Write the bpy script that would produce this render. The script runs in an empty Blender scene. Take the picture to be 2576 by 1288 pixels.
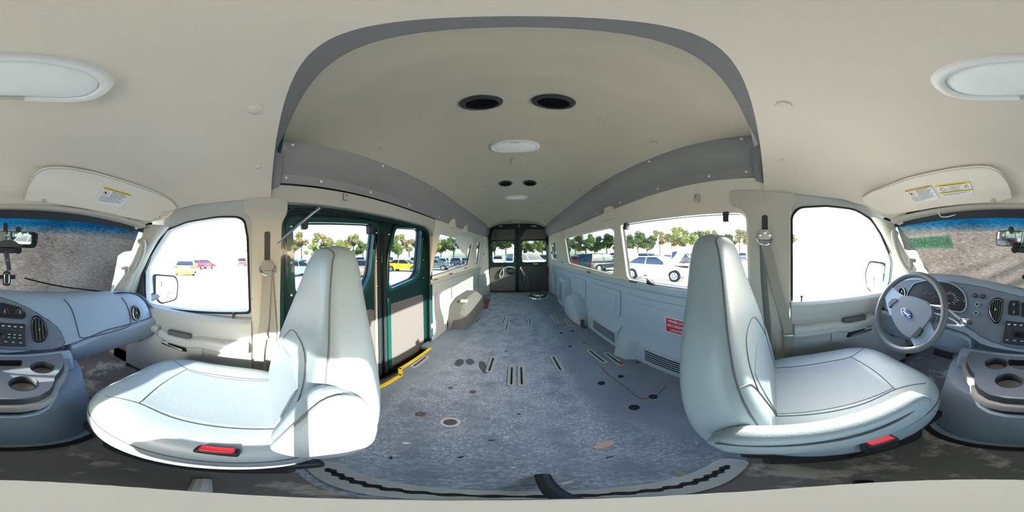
import bpy, bmesh, math, random
from mathutils import Vector, Matrix, geometry
random.seed(7)
PI = math.pi
scene = bpy.context.scene
COL = scene.collection
H = 0.92                      # eye height over the van floor; +Y = rear of the van, +X = driver side
# ---------------------------------------------------------------- camera
ROLL = math.radians(1.1)
cd = bpy.data.cameras.new('camera'); cam = bpy.data.objects.new('camera', cd); COL.objects.link(cam)
cd.type = 'PANO'
try: cd.panorama_type = 'EQUIRECTANGULAR'
except Exception: pass
try: cd.cycles.panorama_type = 'EQUIRECTANGULAR'
except Exception: pass
cd.clip_start = 0.01; cd.clip_end = 500
YAW = math.radians((1302-1288)*360/2576)
cam.matrix_world = Matrix.Translation((0, 0, H)) @ Matrix.Rotation(ROLL, 4, 'Y') @ Matrix.Rotation(YAW, 4, 'Z') @ Matrix.Rotation(PI/2, 4, 'X')
scene.camera = cam
# ---------------------------------------------------------------- world, sun, exposure
SUN_AZ, SUN_EL = math.radians(104.5), math.radians(20.5)
w = bpy.data.worlds.new('world'); scene.world = w; w.use_nodes = True
nt = w.node_tree; nt.nodes.clear()
sky = nt.nodes.new('ShaderNodeTexSky'); sky.sky_type = 'NISHITA'; sky.sun_disc = False
sky.sun_elevation = math.radians(28); sky.sun_rotation = SUN_AZ; sky.altitude = 50; sky.dust_density = 1.6; sky.air_density = 1.0; sky.ozone_density = 1.5
bg = nt.nodes.new('ShaderNodeBackground'); bg.inputs['Strength'].default_value = 0.62
wo = nt.nodes.new('ShaderNodeOutputWorld')
nt.links.new(sky.outputs[0], bg.inputs[0]); nt.links.new(bg.outputs[0], wo.inputs[0])
sd = bpy.data.lights.new('sun', 'SUN'); sd.energy = 9.0; sd.angle = math.radians(0.6); sd.color = (1.0, 0.95, 0.86)
sun = bpy.data.objects.new('sun', sd); COL.objects.link(sun)
sv = Vector((math.sin(SUN_AZ)*math.cos(SUN_EL), math.cos(SUN_AZ)*math.cos(SUN_EL), math.sin(SUN_EL)))
sun.rotation_euler = sv.to_track_quat('Z', 'Y').to_euler(); sun.location = sv*30
scene.view_settings.view_transform = 'Standard'; scene.view_settings.look = 'None'
scene.view_settings.exposure = 1.5; scene.view_settings.gamma = 1.0; scene.view_settings.use_curve_mapping = False

# ---------------------------------------------------------------- ray helpers: photo pixel -> point on a real plane
def ray(px, py):
    a = math.radians((px-1302)*360/2576); e = math.radians((644-py)*180/1288)
    x, y, z = math.sin(a)*math.cos(e), math.cos(a)*math.cos(e), math.sin(e)
    return Vector((x*math.cos(ROLL)+z*math.sin(ROLL), y, -x*math.sin(ROLL)+z*math.cos(ROLL)))
def hit(px, py, p0, n):
    v = ray(px, py); n = Vector(n); o = Vector((0, 0, H))
    return o + v*((Vector(p0)-o).dot(n)/v.dot(n))
def atX(px, py, x): return hit(px, py, (x, 0, 0), (1, 0, 0))
def atY(px, py, y): return hit(px, py, (0, y, 0), (0, 1, 0))
def atZ(px, py, z): return hit(px, py, (0, 0, z), (0, 0, 1))

# ---------------------------------------------------------------- materials
def lin(c):
    return tuple(((v/255)/12.92 if v/255 <= 0.04045 else ((v/255+0.055)/1.055)**2.4) for v in c)
M = {}
def mat(name, rgb, rough=0.6, metal=0.0, var=0.06, vs=6.0, bump=0.0, bs=400.0, spec=0.5, coat=0.0, rgb2=None, detail=4, stretch=None):
    m = bpy.data.materials.new(name); m.use_nodes = True; t = m.node_tree; b = t.nodes['Principled BSDF']
    b.inputs['Roughness'].default_value = rough; b.inputs['Metallic'].default_value = metal
    b.inputs['Specular IOR Level'].default_value = spec; b.inputs['Coat Weight'].default_value = coat
    c = lin(rgb)
    tc = t.nodes.new('ShaderNodeTexCoord')
    src = tc.outputs['Object']
    if stretch:
        mp = t.nodes.new('ShaderNodeMapping'); mp.inputs['Scale'].default_value = stretch; t.links.new(src, mp.inputs[0]); src = mp.outputs[0]
    n = t.nodes.new('ShaderNodeTexNoise'); n.inputs['Scale'].default_value = vs; n.inputs['Detail'].default_value = detail
    t.links.new(src, n.inputs['Vector'])
    r = t.nodes.new('ShaderNodeMix'); r.data_type = 'RGBA'
    if rgb2: c1, c2 = c, lin(rgb2)
    else: c1, c2 = tuple(x*(1-var) for x in c), tuple(min(1, x*(1+var)) for x in c)
    r.inputs[6].default_value = (*c1, 1); r.inputs[7].default_value = (*c2, 1)
    t.links.new(n.outputs['Fac'], r.inputs[0]); t.links.new(r.outputs[2], b.inputs['Base Color'])
    if bump:
        n2 = t.nodes.new('ShaderNodeTexNoise'); n2.inputs['Scale'].default_value = bs; n2.inputs['Detail'].default_value = 2
        t.links.new(src, n2.inputs['Vector'])
        bp = t.nodes.new('ShaderNodeBump'); bp.inputs['Strength'].default_value = bump; bp.inputs['Distance'].default_value = 0.002
        t.links.new(n2.outputs['Fac'], bp.inputs['Height']); t.links.new(bp.outputs[0], b.inputs['Normal'])
    M[name] = m
    return m
def glass(name, tint, refl=0.08):
    m = bpy.data.materials.new(name); m.use_nodes = True; t = m.node_tree; t.nodes.clear()
    o = t.nodes.new('ShaderNodeOutputMaterial'); mx = t.nodes.new('ShaderNodeMixShader')
    tr = t.nodes.new('ShaderNodeBsdfTransparent'); tr.inputs[0].default_value = (*tint, 1)
    gl = t.nodes.new('ShaderNodeBsdfGlossy'); gl.inputs['Roughness'].default_value = 0.02
    lw = t.nodes.new('ShaderNodeLayerWeight'); lw.inputs['Blend'].default_value = refl
    mp = t.nodes.new('ShaderNodeMath'); mp.operation = 'MULTIPLY'; mp.inputs[1].default_value = 0.5
    t.links.new(lw.outputs['Fresnel'], mp.inputs[0]); t.links.new(mp.outputs[0], mx.inputs[0])
    t.links.new(tr.outputs[0], mx.inputs[1]); t.links.new(gl.outputs[0], mx.inputs[2]); t.links.new(mx.outputs[0], o.inputs[0])
    M[name] = m; return m
mat('headliner', (220, 209, 193), 0.95, var=0.02, bump=0.25, bs=500)
mat('liner_roof', (190, 182, 164), 0.93, var=0.02, bump=0.15, bs=300)
mat('visor', (236, 226, 210), 0.9, var=0.02, bump=0.2)
mat('shroud', (146, 142, 140), 0.6, bump=0.2, bs=700)
mat('band', (140, 139, 140), 0.95, var=0.05, bump=0.4, bs=400)
mat('beige_plastic', (186, 181, 168), 0.6, var=0.02, bump=0.1, bs=600)
mat('white_plastic', (232, 230, 225), 0.45, var=0.01)
mat('upper_trim', (226, 217, 200), 0.65, var=0.03, bump=0.1)
mat('lower_trim', (184, 198, 210), 0.6, var=0.04, bump=0.15, bs=500)
mat('lower_trim_left', (176, 173, 168), 0.65, var=0.04, bump=0.15, bs=500)
mat('door_trim', (176, 178, 175), 0.6, var=0.03, bump=0.15, bs=500)
mat('dash', (142, 156, 170), 0.55, var=0.03, bump=0.15, bs=700)
mat('dash_bezel', (104, 110, 120), 0.6, var=0.03, bump=0.12, bs=700)
mat('seat', (140, 153, 158), 0.42, var=0.04, vs=9, bump=0.25, bs=260)
mat('seat_perf', (131, 144, 151), 0.5, var=0.05, vs=900, bump=0.35, bs=600)
mat('seam', (86, 90, 92), 0.8, var=0.2, vs=200)
mat('green_paint', (8, 62, 56), 0.25, var=0.12, vs=3, coat=0.6)
mat('dark_green', (16, 38, 40), 0.3, var=0.1, vs=3, coat=0.4)
mat('panel_rear', (118, 112, 106), 0.85, var=0.05, bump=0.2)
mat('panel_gray', (80, 78, 77), 0.85, var=0.05, bump=0.2)
mat('panel_dark', (88, 84, 80), 0.85, var=0.06, bump=0.2)
mat('black', (22, 23, 25), 0.5, var=0.1)
mat('black_gloss', (14, 14, 18), 0.12, var=0.05)
mat('dark_plastic', (46, 48, 54), 0.5, var=0.1)
mat('rubber', (30, 30, 32), 0.85, var=0.15, bump=0.2)
mat('chrome', (225, 225, 228), 0.12, 1.0, var=0.02)
mat('metal', (170, 170, 165), 0.35, 1.0, var=0.1, vs=30)
mat('track_metal', (190, 195, 192), 0.5, 0.45, var=0.15, vs=30)
mat('steel_dull', (120, 116, 110), 0.6, 0.6, var=0.2, vs=40)
mat('belt', (150, 146, 136), 0.8, var=0.08, vs=60, bump=0.3, bs=900)
mat('belt_gray', (120, 122, 120), 0.8, var=0.08, vs=60, bump=0.3, bs=900)
mat('red', (205, 30, 45), 0.4)
mat('sign_red', (214, 30, 62), 0.4, var=0.02)
mat('white', (240, 240, 238), 0.5, var=0.01)
mat('paper', (222, 216, 202), 0.7, var=0.03)
mat('yellow', (246, 205, 20), 0.6, var=0.15, vs=25)
mat('label_yellow', (240, 205, 60), 0.6, var=0.02)
mat('label_orange', (236, 196, 110), 0.6, var=0.02)
mat('ink', (50, 50, 55), 0.7)
mat('ink_red', (200, 70, 80), 0.7)
mat('blue', (30, 50, 120), 0.3)
mat('wire_white', (230, 215, 205), 0.5)
mat('wire_gray', (150, 150, 150), 0.5)
mat('rust', (120, 72, 40), 0.9, var=0.3, vs=40)
mat('cardboard', (214, 186, 158), 0.9, var=0.05)
mat('orange_metal', (230, 140, 70), 0.3, 0.8)
mat('mirror', (235, 238, 240), 0.02, 1.0, var=0.0)
mat('blown_mirror', (235, 240, 240), 0.05, 1.0, var=0.0)
glass('glass_clear', (0.97, 0.98, 0.97)); glass('glass_tint', (0.48, 0.54, 0.54)); glass('lens_clear', (0.9, 0.92, 0.92), 0.2)
glass('blue_tint', (0.08, 0.32, 0.75), 0.06)

# ---------------------------------------------------------------- mesh helpers
def new(): return bmesh.new()
def box(bm, c, s, rot=None, mi=0):
    r = bmesh.ops.create_cube(bm, size=1.0)['verts']
    mt = Matrix.Translation(c) @ (rot.to_4x4() if rot else Matrix.Identity(4)) @ Matrix.Diagonal((*s, 1))
    bmesh.ops.transform(bm, matrix=mt, verts=r)
    if mi:
        for v in r:
            for f in v.link_faces: f.material_index = mi
    return r
def bb(bm, x0, x1, y0, y1, z0, z1, mi=0):
    return box(bm, ((x0+x1)/2, (y0+y1)/2, (z0+z1)/2), (abs(x1-x0), abs(y1-y0), abs(z1-z0)), None, mi)
def tess(outer, holes):
    polys = [[Vector((p[0], p[1], 0)) for p in outer]] + [[Vector((p[0], p[1], 0)) for p in h] for h in holes]
    return geometry.tessellate_polygon(polys)
def plate(bm, outer, holes, f0, f1, mi=0):
    """solid sheet: 2D outline with holes, f0/f1 map a 2D point to the front / back surface"""
    loops = [list(outer)] + [list(h) for h in holes]
    flat = [p for l in loops for p in l]
    a = [bm.verts.new(f0(*p)) for p in flat]; b = [bm.verts.new(f1(*p)) for p in flat]
    fs = []
    for t in tess(outer, holes):
        try:
            fs.append(bm.faces.new([a[i] for i in t])); fs.append(bm.faces.new([b[i] for i in reversed(t)]))
        except ValueError: pass
    k = 0
    for l in loops:
        n = len(l)
        for i in range(n):
            j = (i+1) % n
            try: fs.append(bm.faces.new([a[k+i], a[k+j], b[k+j], b[k+i]]))
            except ValueError: pass
        k += n
    for f in fs: f.material_index = mi
    return fs
def face(bm, pts, mi=0):
    f = bm.faces.new([bm.verts.new(p) for p in pts]); f.material_index = mi; return f
def rpoly(pts, r, n=5):
    """round the corners of a 2D polygon"""
    out = []; N = len(pts)
    for i in range(N):
        p0, p, p1 = Vector(pts[i-1][:2]), Vector(pts[i][:2]), Vector(pts[(i+1) % N][:2])
        ri = r[i] if isinstance(r, (list, tuple)) else r
        u, v = (p0-p), (p1-p); lu, lv = u.length, v.length; u.normalize(); v.normalize()
        d = min(ri, lu*0.49, lv*0.49)
        a, b = p+u*d, p+v*d
        for k in range(n+1):
            t = k/n; q = a*(1-t)**2 + p*2*t*(1-t) + b*t*t
            out.append((q.x, q.y))
    return out
def rrect(cx, cy, w, h, r, n=4):
    return rpoly([(cx-w/2, cy-h/2), (cx+w/2, cy-h/2), (cx+w/2, cy+h/2), (cx-w/2, cy+h/2)], r, n)
def ell(cx, cy, a, b, n=32, p=2.0, ph=0.0):
    o = []
    for i in range(n):
        t = 2*PI*i/n+ph; c, s = math.cos(t), math.sin(t)
        o.append((cx+a*math.copysign(abs(c)**(2/p), c), cy+b*math.copysign(abs(s)**(2/p), s)))
    return o
def frame_of(n, up=Vector((0, 0, 1))):
    n = Vector(n).normalized(); u = up.cross(n)
    if u.length < 1e-4: u = Vector((1, 0, 0)).cross(n)
    u.normalize(); v = n.cross(u); return u, v, n
def onpl(o, u, v, n, off=0.0):
    o = Vector(o)
    return lambda a, b: o + u*a + v*b + n*off
def loft(bm, rings, closed=True, cap=True, mi=0):
    R = [[bm.verts.new(p) for p in r] for r in rings]
    for a, b in zip(R, R[1:]):
        n = len(a)
        for i in range(n if closed else n-1):
            j = (i+1) % n
            try: bm.faces.new([a[i], a[j], b[j], b[i]]).material_index = mi
            except ValueError: pass
    if cap and closed:
        try:
            bm.faces.new(list(reversed(R[0]))).material_index = mi; bm.faces.new(R[-1]).material_index = mi
        except ValueError: pass
    return R
def smooth_path(pts, sub=4):
    pts = [Vector(p) for p in pts]; out = []
    for i in range(len(pts)-1):
        p0 = pts[max(i-1, 0)]; p1 = pts[i]; p2 = pts[i+1]; p3 = pts[min(i+2, len(pts)-1)]
        for k in range(sub):
            t = k/sub
            out.append(0.5*((2*p1)+(-p0+p2)*t+(2*p0-5*p1+4*p2-p3)*t*t+(-p0+3*p1-3*p2+p3)*t**3))
    out.append(pts[-1]); return out
def tube(bm, pts, r, seg=8, sub=0, closed=False, flat=1.0, mi=0):
    pts = smooth_path(pts, sub) if sub else [Vector(p) for p in pts]
    n = len(pts); rings = []; up = None
    for i, p in enumerate(pts):
        if closed: t = pts[(i+1) % n]-pts[i-1]
        else: t = pts[min(i+1, n-1)]-pts[max(i-1, 0)]
        t.normalize()
        if up is None: u = Vector((0, 0, 1)).cross(t) if abs(t.z) < 0.95 else Vector((1, 0, 0)).cross(t)
        else: u = up - t*up.dot(t)
        u.normalize(); up = u; v = t.cross(u)
        rr = r if not isinstance(r, (list, tuple)) else r[min(int(i*len(r)/n), len(r)-1)]
        rings.append([p+u*math.cos(2*PI*k/seg)*rr+v*math.sin(2*PI*k/seg)*rr*flat for k in range(seg)])
    if closed: rings.append(rings[0])
    if closed:
        R = [[bm.verts.new(q) for q in g] for g in rings[:-1]]; R.append(R[0])
        for a, b in zip(R, R[1:]):
            for i in range(seg):
                j = (i+1) % seg; bm.faces.new([a[i], a[j], b[j], b[i]]).material_index = mi
    else: loft(bm, rings, True, True, mi)
def lathe(bm, prof, o, n, seg=24, mi=0, sx=1.0, sy=1.0, up=Vector((0, 0, 1))):
    """profile [(radius, height along n)] turned about the axis n through o"""
    u, v, n = frame_of(n, up); o = Vector(o)
    rings = [[o+n*h+u*math.cos(2*PI*k/seg)*max(r, 1e-5)*sx+v*math.sin(2*PI*k/seg)*max(r, 1e-5)*sy for k in range(seg)] for r, h in prof]
    R = loft(bm, rings, True, False, mi)
    for k, g in ((0, R[0]), (-1, R[-1])):
        if prof[k][0] < 1e-3:
            try: bm.faces.new(g)
            except ValueError: pass
def grid(bm, fn, nu, nv, thick=None, mi=0):
    P = [[Vector(fn(i/nu, j/nv)) for j in range(nv+1)] for i in range(nu+1)]
    def put(off):
        return [[bm.verts.new(p+(Vector(off) if off else Vector())) for p in row] for row in P]
    A = put(None)
    for i in range(nu):
        for j in range(nv): bm.faces.new([A[i][j], A[i+1][j], A[i+1][j+1], A[i][j+1]]).material_index = mi
    if thick:
        B = put(thick)
        for i in range(nu):
            for j in range(nv): bm.faces.new([B[i][j+1], B[i+1][j+1], B[i+1][j], B[i][j]]).material_index = mi
        e = [(i, 0) for i in range(nu+1)]+[(nu, j) for j in range(1, nv+1)]+[(i, nv) for i in range(nu-1, -1, -1)]+[(0, j) for j in range(nv-1, 0, -1)]
        for (a, b), (c, d) in zip(e, e[1:]+e[:1]): bm.faces.new([A[a][b], B[a][b], B[c][d], A[c][d]]).material_index = mi
    return A
WL = {}
def obj(name, bm, m, parent=None, ang=35, bev=0.0, origin=None, sub=0, bseg=2):
    bmesh.ops.remove_doubles(bm, verts=bm.verts, dist=1e-5)
    bmesh.ops.recalc_face_normals(bm, faces=bm.faces)
    if parent is not None: off = WL.get(parent.name, Vector())
    elif origin is not None: off = Vector(origin)
    else:
        xs = [v.co for v in bm.verts]
        off = Vector(((min(v.x for v in xs)+max(v.x for v in xs))/2, (min(v.y for v in xs)+max(v.y for v in xs))/2, min(v.z for v in xs)))
    bmesh.ops.translate(bm, vec=-off, verts=bm.verts)
    me = bpy.data.meshes.new(name); bm.to_mesh(me); bm.free()
    for mm in (m if isinstance(m, (list, tuple)) else [m]): me.materials.append(M[mm] if isinstance(mm, str) else mm)
    me.polygons.foreach_set('use_smooth', [True]*len(me.polygons)); me.set_sharp_from_angle(angle=math.radians(ang))
    o = bpy.data.objects.new(name, me); COL.objects.link(o)
    if parent is not None: o.parent = parent
    else: o.location = off
    WL[o.name] = off.copy()
    if bev:
        b = o.modifiers.new('bevel', 'BEVEL'); b.width = bev; b.segments = bseg; b.limit_method = 'ANGLE'; b.angle_limit = math.radians(40); b.harden_normals = False
    if sub:
        s = o.modifiers.new('subdivision', 'SUBSURF'); s.levels = sub; s.render_levels = sub
    return o
def tag(o, label, cat, group=None, kind=None):
    o['label'] = label; o['category'] = cat
    if group: o['group'] = group
    if kind: o['kind'] = kind
    return o
def thing(name, label, cat, loc=(0, 0, 0), group=None):
    o = bpy.data.objects.new(name, None); COL.objects.link(o); o.location = loc; o.empty_display_size = 0.05
    WL[o.name] = Vector(loc)
    return tag(o, label, cat, group)
def struct(o, label=None, cat=None):
    o['kind'] = 'structure'
    if label: o['label'] = label
    if cat: o['category'] = cat
    return o
def sroot(name, loc, label, cat):
    o = thing(name, label, cat, loc); o['kind'] = 'structure'; return o
def clone(root, loc, rz=0.0, label=None, group=None, scale=None):
    def cp(o, par):
        c = o.copy(); COL.objects.link(c); c.parent = par
        for ch in list(o.children): cp(ch, c)
        return c
    r = cp(root, None); r.location = loc; r.rotation_euler = (0, 0, rz)
    if scale: r.scale = scale
    if label: r['label'] = label
    if group: r['group'] = group
    return r
def text_mesh(s, size, o, u, v, n, m, parent, name='lettering', extr=0.0004, bold=0.0, align='CENTER', label=None, sx=1.0):
    cu = bpy.data.curves.new('t', 'FONT'); cu.body = s; cu.size = size; cu.extrude = extr; cu.align_x = align; cu.align_y = 'CENTER'; cu.offset = bold; cu.resolution_u = 2; cu.space_line = 0.95
    to = bpy.data.objects.new('t', cu); COL.objects.link(to)
    dg = bpy.context.evaluated_depsgraph_get(); dg.update()
    me = bpy.data.meshes.new_from_object(to.evaluated_get(dg))
    bm = new(); bm.from_mesh(me); bpy.data.objects.remove(to); bpy.data.meshes.remove(me)
    for vt in bm.verts: vt.co = Vector(o)+u*vt.co.x*sx+v*vt.co.y+n*(vt.co.z+extr)
    r = obj(name, bm, m, parent)
    if label and parent is not None: r['label'] = label
    return r
def lerp(a, b, t): return a+(b-a)*t
def sm(t): t = max(0, min(1, t)); return t*t*(3-2*t)
# ================================================================ SHELL
SL = 0.1066
def xw(z): return 0.85-(z-0.70)*SL
def hitW(px, py, off=0.0):
    s = 1 if px > 1302 and px < 2590 else -1
    return hit(px, py, (s*(0.85+off), 0, 0.70), (1*s, 0, SL))
def yz(pts, off=0.0): return [(hitW(*p, off).y, hitW(*p, off).z) for p in pts]
def wmap(s, off): return lambda y, z: Vector((s*(xw(z)+off), y, z))
def lmap(s, x): return lambda y, z: Vector((s*x, y, z))
# floor vinyl material
def floor_mat():
    m = mat('vinyl', (88, 100, 116), 0.72, var=0.1, vs=5, bump=0.25, bs=250, spec=0.35); t = m.node_tree; b = t.nodes['Principled BSDF']
    L = t.links
    ge = t.nodes.new('ShaderNodeNewGeometry')
    def noise(sc, det, ro=0.6, dist=0.0):
        n = t.nodes.new('ShaderNodeTexNoise'); n.inputs['Scale'].default_value = sc; n.inputs['Detail'].default_value = det; n.inputs['Roughness'].default_value = ro; n.inputs['Distortion'].default_value = dist
        L.new(ge.outputs['Position'], n.inputs['Vector']); return n.outputs['Fac']
    def ramp(s, a, c):
        r = t.nodes.new('ShaderNodeMapRange'); r.inputs[1].default_value = a; r.inputs[2].default_value = c; L.new(s, r.inputs[0]); return r.outputs[0]
    def mul(a, c):
        r = t.nodes.new('ShaderNodeMath'); r.operation = 'MULTIPLY'
        for i, q in enumerate((a, c)):
            if isinstance(q, float): r.inputs[i].default_value = q
            else: L.new(q, r.inputs[i])
        return r.outputs[0]
    def mixc(f, a, c):
        r = t.nodes.new('ShaderNodeMix'); r.data_type = 'RGBA'; L.new(f, r.inputs[0])
        if isinstance(a, tuple): r.inputs[6].default_value = (*lin(a), 1)
        else: L.new(a, r.inputs[6])
        r.inputs[7].default_value = (*lin(c), 1); return r.outputs[2]
    base = mixc(ramp(noise(2.5, 3), 0.35, 0.65), (124, 133, 145), (142, 151, 163))
    # walked-off centre: distance from the aisle axis
    sx = t.nodes.new('ShaderNodeSeparateXYZ'); L.new(ge.outputs['Position'], sx.inputs[0])
    ab = t.nodes.new('ShaderNodeMath'); ab.operation = 'ABSOLUTE'
    sh = t.nodes.new('ShaderNodeMath'); sh.operation = 'ADD'; sh.inputs[1].default_value = 0.12; L.new(sx.outputs[0], sh.inputs[0]); L.new(sh.outputs[0], ab.inputs[0])
    ad = t.nodes.new('ShaderNodeMath'); ad.operation = 'MULTIPLY_ADD'; ad.inputs[1].default_value = 0.75; L.new(noise(4.0, 7, 0.65), ad.inputs[0]); L.new(ab.outputs[0], ad.inputs[2])
    mask = ramp(ad.outputs[0], 0.88, 0.78)
    sc = mul(mul(ramp(noise(75, 12, 0.82, 0.0), 0.44, 0.56), ramp(noise(8, 8, 0.72), 0.40, 0.56)), mask)
    c1 = mixc(mul(sc, 0.75), base, (196, 205, 214))
    fl = mul(ramp(noise(95, 5, 0.6, 0.3), 0.585, 0.62), mul(ramp(noise(7, 5), 0.40, 0.60), mask))
    c2 = mixc(mul(fl, 0.85), c1, (226, 231, 236))
    dk = ramp(noise(9, 8, 0.72, 0.4), 0.60, 0.72)
    c3 = mixc(mul(dk, 0.35), c2, (92, 100, 110))
    L.new(c3, b.inputs['Base Color']); return m
floor_mat()
def mat_floor2():
    m = mat('front_mat', (52, 50, 50), 0.85, var=0.1, vs=4, bump=0.3, bs=500); t = m.node_tree; b = t.nodes['Principled BSDF']; L = t.links
    ge = t.nodes.new('ShaderNodeNewGeometry'); n = t.nodes.new('ShaderNodeTexNoise'); n.inputs['Scale'].default_value = 7; n.inputs['Detail'].default_value = 9; n.inputs['Roughness'].default_value = 0.7
    L.new(ge.outputs['Position'], n.inputs['Vector'])
    r = t.nodes.new('ShaderNodeMapRange'); r.inputs[1].default_value = 0.52; r.inputs[2].default_value = 0.60; L.new(n.outputs['Fac'], r.inputs[0])
    mx = t.nodes.new('ShaderNodeMix'); mx.data_type = 'RGBA'; mx.inputs[6].default_value = (*lin((124, 119, 113)), 1); mx.inputs[7].default_value = (*lin((186, 176, 162)), 1)
    L.new(r.outputs[0], mx.inputs[0]); L.new(mx.outputs[2], b.inputs['Base Color'])
mat_floor2()
notch = [(-0.87, 1.262), (-0.772, 1.262), (-0.766, 0.846), (-0.705, 0.782), (-0.69, 0.56), (-0.69, 0.11), (-0.87, 0.11)]
out = [(-0.87, 0.05), (0.87, 0.05), (0.87, 3.72), (0.80, 4.12), (-0.80, 4.12), (-0.87, 3.72)] + notch
bm = new(); plate(bm, out, [], lambda x, y: Vector((x, y, 0)), lambda x, y: Vector((x, y, -0.03)))
struct(obj('floor', bm, 'vinyl'), 'worn blue grey vinyl cargo floor with scuffed pale patches', 'floor')
# yellow nosing strip along the step
bm = new(); path = [(-0.772, 1.262), (-0.766, 0.846), (-0.705, 0.782), (-0.69, 0.56), (-0.69, 0.11)]
for (x0, y0), (x1, y1) in zip(path, path[1:]):
    dx, dy = x1-x0, y1-y0; l = math.hypot(dx, dy); c = ((x0+x1)/2+0.004, (y0+y1)/2, -0.006)
    box(bm, c, (0.028, l+0.02, 0.022), Matrix.Rotation(math.atan2(-dx, dy), 3, 'Z'))
struct(obj('trim_1', bm, 'yellow', bev=0.003), 'yellow step edge strip at the side cargo doorway', 'step trim')
# step well beneath the side doors
bm = new()
bb(bm, -0.98, -0.66, 0.08, 1.42, -0.24, -0.22); bb(bm, -0.70, -0.68, 0.08, 0.6, -0.24, -0.03); bb(bm, -0.78, -0.76, 0.6, 1.3, -0.24, -0.03); bb(bm, -0.98, -0.76, 1.26, 1.30, -0.24, -0.03)
struct(obj('trim_2', bm, 'rubber'), 'black rubber step well below the side cargo doors', 'step well')
# front floor
bm = new(); plate(bm, [(-0.90, -1.02), (0.90, -1.02), (0.90, 0.05), (-0.90, 0.05)], [], lambda x, y: Vector((x, y, 0.0)), lambda x, y: Vector((x, y, -0.03)))
grid(bm, lambda u, v: (lerp(-0.9, 0.9, u), -1.0-0.14*v, 0.0+0.36*v*v), 2, 4, (0, -0.02, -0.01))
bb(bm, -0.9, 0.9, -1.18, -1.13, 0.3, 0.68); bb(bm, -0.9, -0.80, -1.18, -0.86, 0.0, 0.58); bb(bm, 0.80, 0.9, -1.18, -0.86, 0.0, 0.58)
struct(obj('floor', bm, 'front_mat'), 'dark rubber cab floor with worn tan grime around the front seats', 'floor')

# cab headliner --------------------------------------------------
def curve(tab, t):
    if t <= tab[0][0]: return tab[0][1]
    for (a, b), (c, d) in zip(tab, tab[1:]):
        if t <= c:
            k = (t-a)/(c-a); return lerp(b, d, k*k*(3-2*k)*0.5+k*0.5) if not isinstance(b, tuple) else tuple(lerp(x, y, k) for x, y in zip(b, d))
    return tab[-1][1]
ZC = [(-0.83, 1.145), (-0.74, 1.225), (-0.64, 1.315), (-0.52, 1.352), (-0.35, 1.366), (0.045, 1.372)]
XS = [(-0.83, 0.66), (-0.62, 0.745), (-0.5, 0.775), (-0.3, 0.79), (0.045, 0.79)]
ZS = [(-0.83, 1.075), (-0.70, 1.13), (-0.55, 1.195), (-0.4, 1.215), (0.045, 1.225)]
def head(u, v):
    y = lerp(-0.83, 0.045, v); s = 2*u-1
    yy = y+0.16*abs(s)**2.2*(1-v)**1.5
    zc, xs, zs = curve(ZC, y), curve(XS, y), curve(ZS, y)
    x = s*xs
    return (x, yy, zc-(zc-zs)*abs(s)**5.5)
bm = new(); grid(bm, head, 48, 40, (0, 0, 0.03))
struct(obj('ceiling', bm, 'headliner', ang=60), 'beige fabric headliner over the front seats', 'ceiling')
def headz(x, y):
    zc, xs, zs = curve(ZC, y), curve(XS, y), curve(ZS, y); return zc-(zc-zs)*min(1, abs(x)/xs)**5.5

# raised roof ------------------------------------------------------
TOPX = [(0.06, 0.655), (3.3, 0.66), (4.12, 0.70)]
TOPZ = [(0.06, 1.50), (0.6, 1.51), (1.3, 1.55), (4.12, 1.64)]
CZ = [(0.06, 1.43), (0.15, 1.475), (0.3, 1.56), (0.45, 1.64), (0.62, 1.70), (0.9, 1.73), (4.12, 1.77)]
def roof(u, v):
    y = 0.072+4.05*v**1.5; s = 2*u-1
    xt, zt, zc = curve(TOPX, y), curve(TOPZ, y), curve(CZ, y)
    return (s*xt, y, lerp(zc, zt, abs(s)**(2.6 if y > 0.4 else 2.6+3*(1-y/0.4))))
def roofz(x, y):
    xt, zt, zc = curve(TOPX, y), curve(TOPZ, y), curve(CZ, y)
    return lerp(zc, zt, min(1, abs(x/xt))**(2.6 if y > 0.4 else 2.6+3*(1-y/0.4)))
bm = new(); grid(bm, roof, 48, 60, (0, 0, 0.04))
struct(obj('ceiling', bm, 'liner_roof', ang=60), 'raised beige roof liner over the cargo area', 'ceiling')
# grey padded band around the step between the two ceilings
def band(u, v):
    s = 2*u-1; a = abs(s)
    # outer edge on the cab liner, inner edge on the raised roof; both drop at the sides
    xo = 0.80*a; zo = 1.372-(1.372-1.335)*a**6-(0.07*max(0, (a-0.93)/0.07)**1.5)
    k = max(0, (a-0.80)/0.20)
    xi = 0.655*min(1, a/0.80)+k*0.13-0.026*math.sin(PI*k)**0.7-0.006*k; zi = 1.43+0.07*min(1, a/0.8)**4-k*0.21
    po = Vector((xo, 0.031, zo)); pi = Vector((xi, 0.082, zi))
    p = po.lerp(pi, v); bulge = math.sin(PI*v)*0.012
    p.y += -0.004*math.sin(PI*v); p.z -= bulge*(1-k); p.x -= bulge*k
    p.x = math.copysign(p.x, s); return p
bm = new(); grid(bm, band, 72, 8, (0, 0.01, 0.02))
struct(obj('trim_3', bm, 'band', ang=80), 'grey padded arch band between cab headliner and raised roof', 'arch trim')
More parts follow.
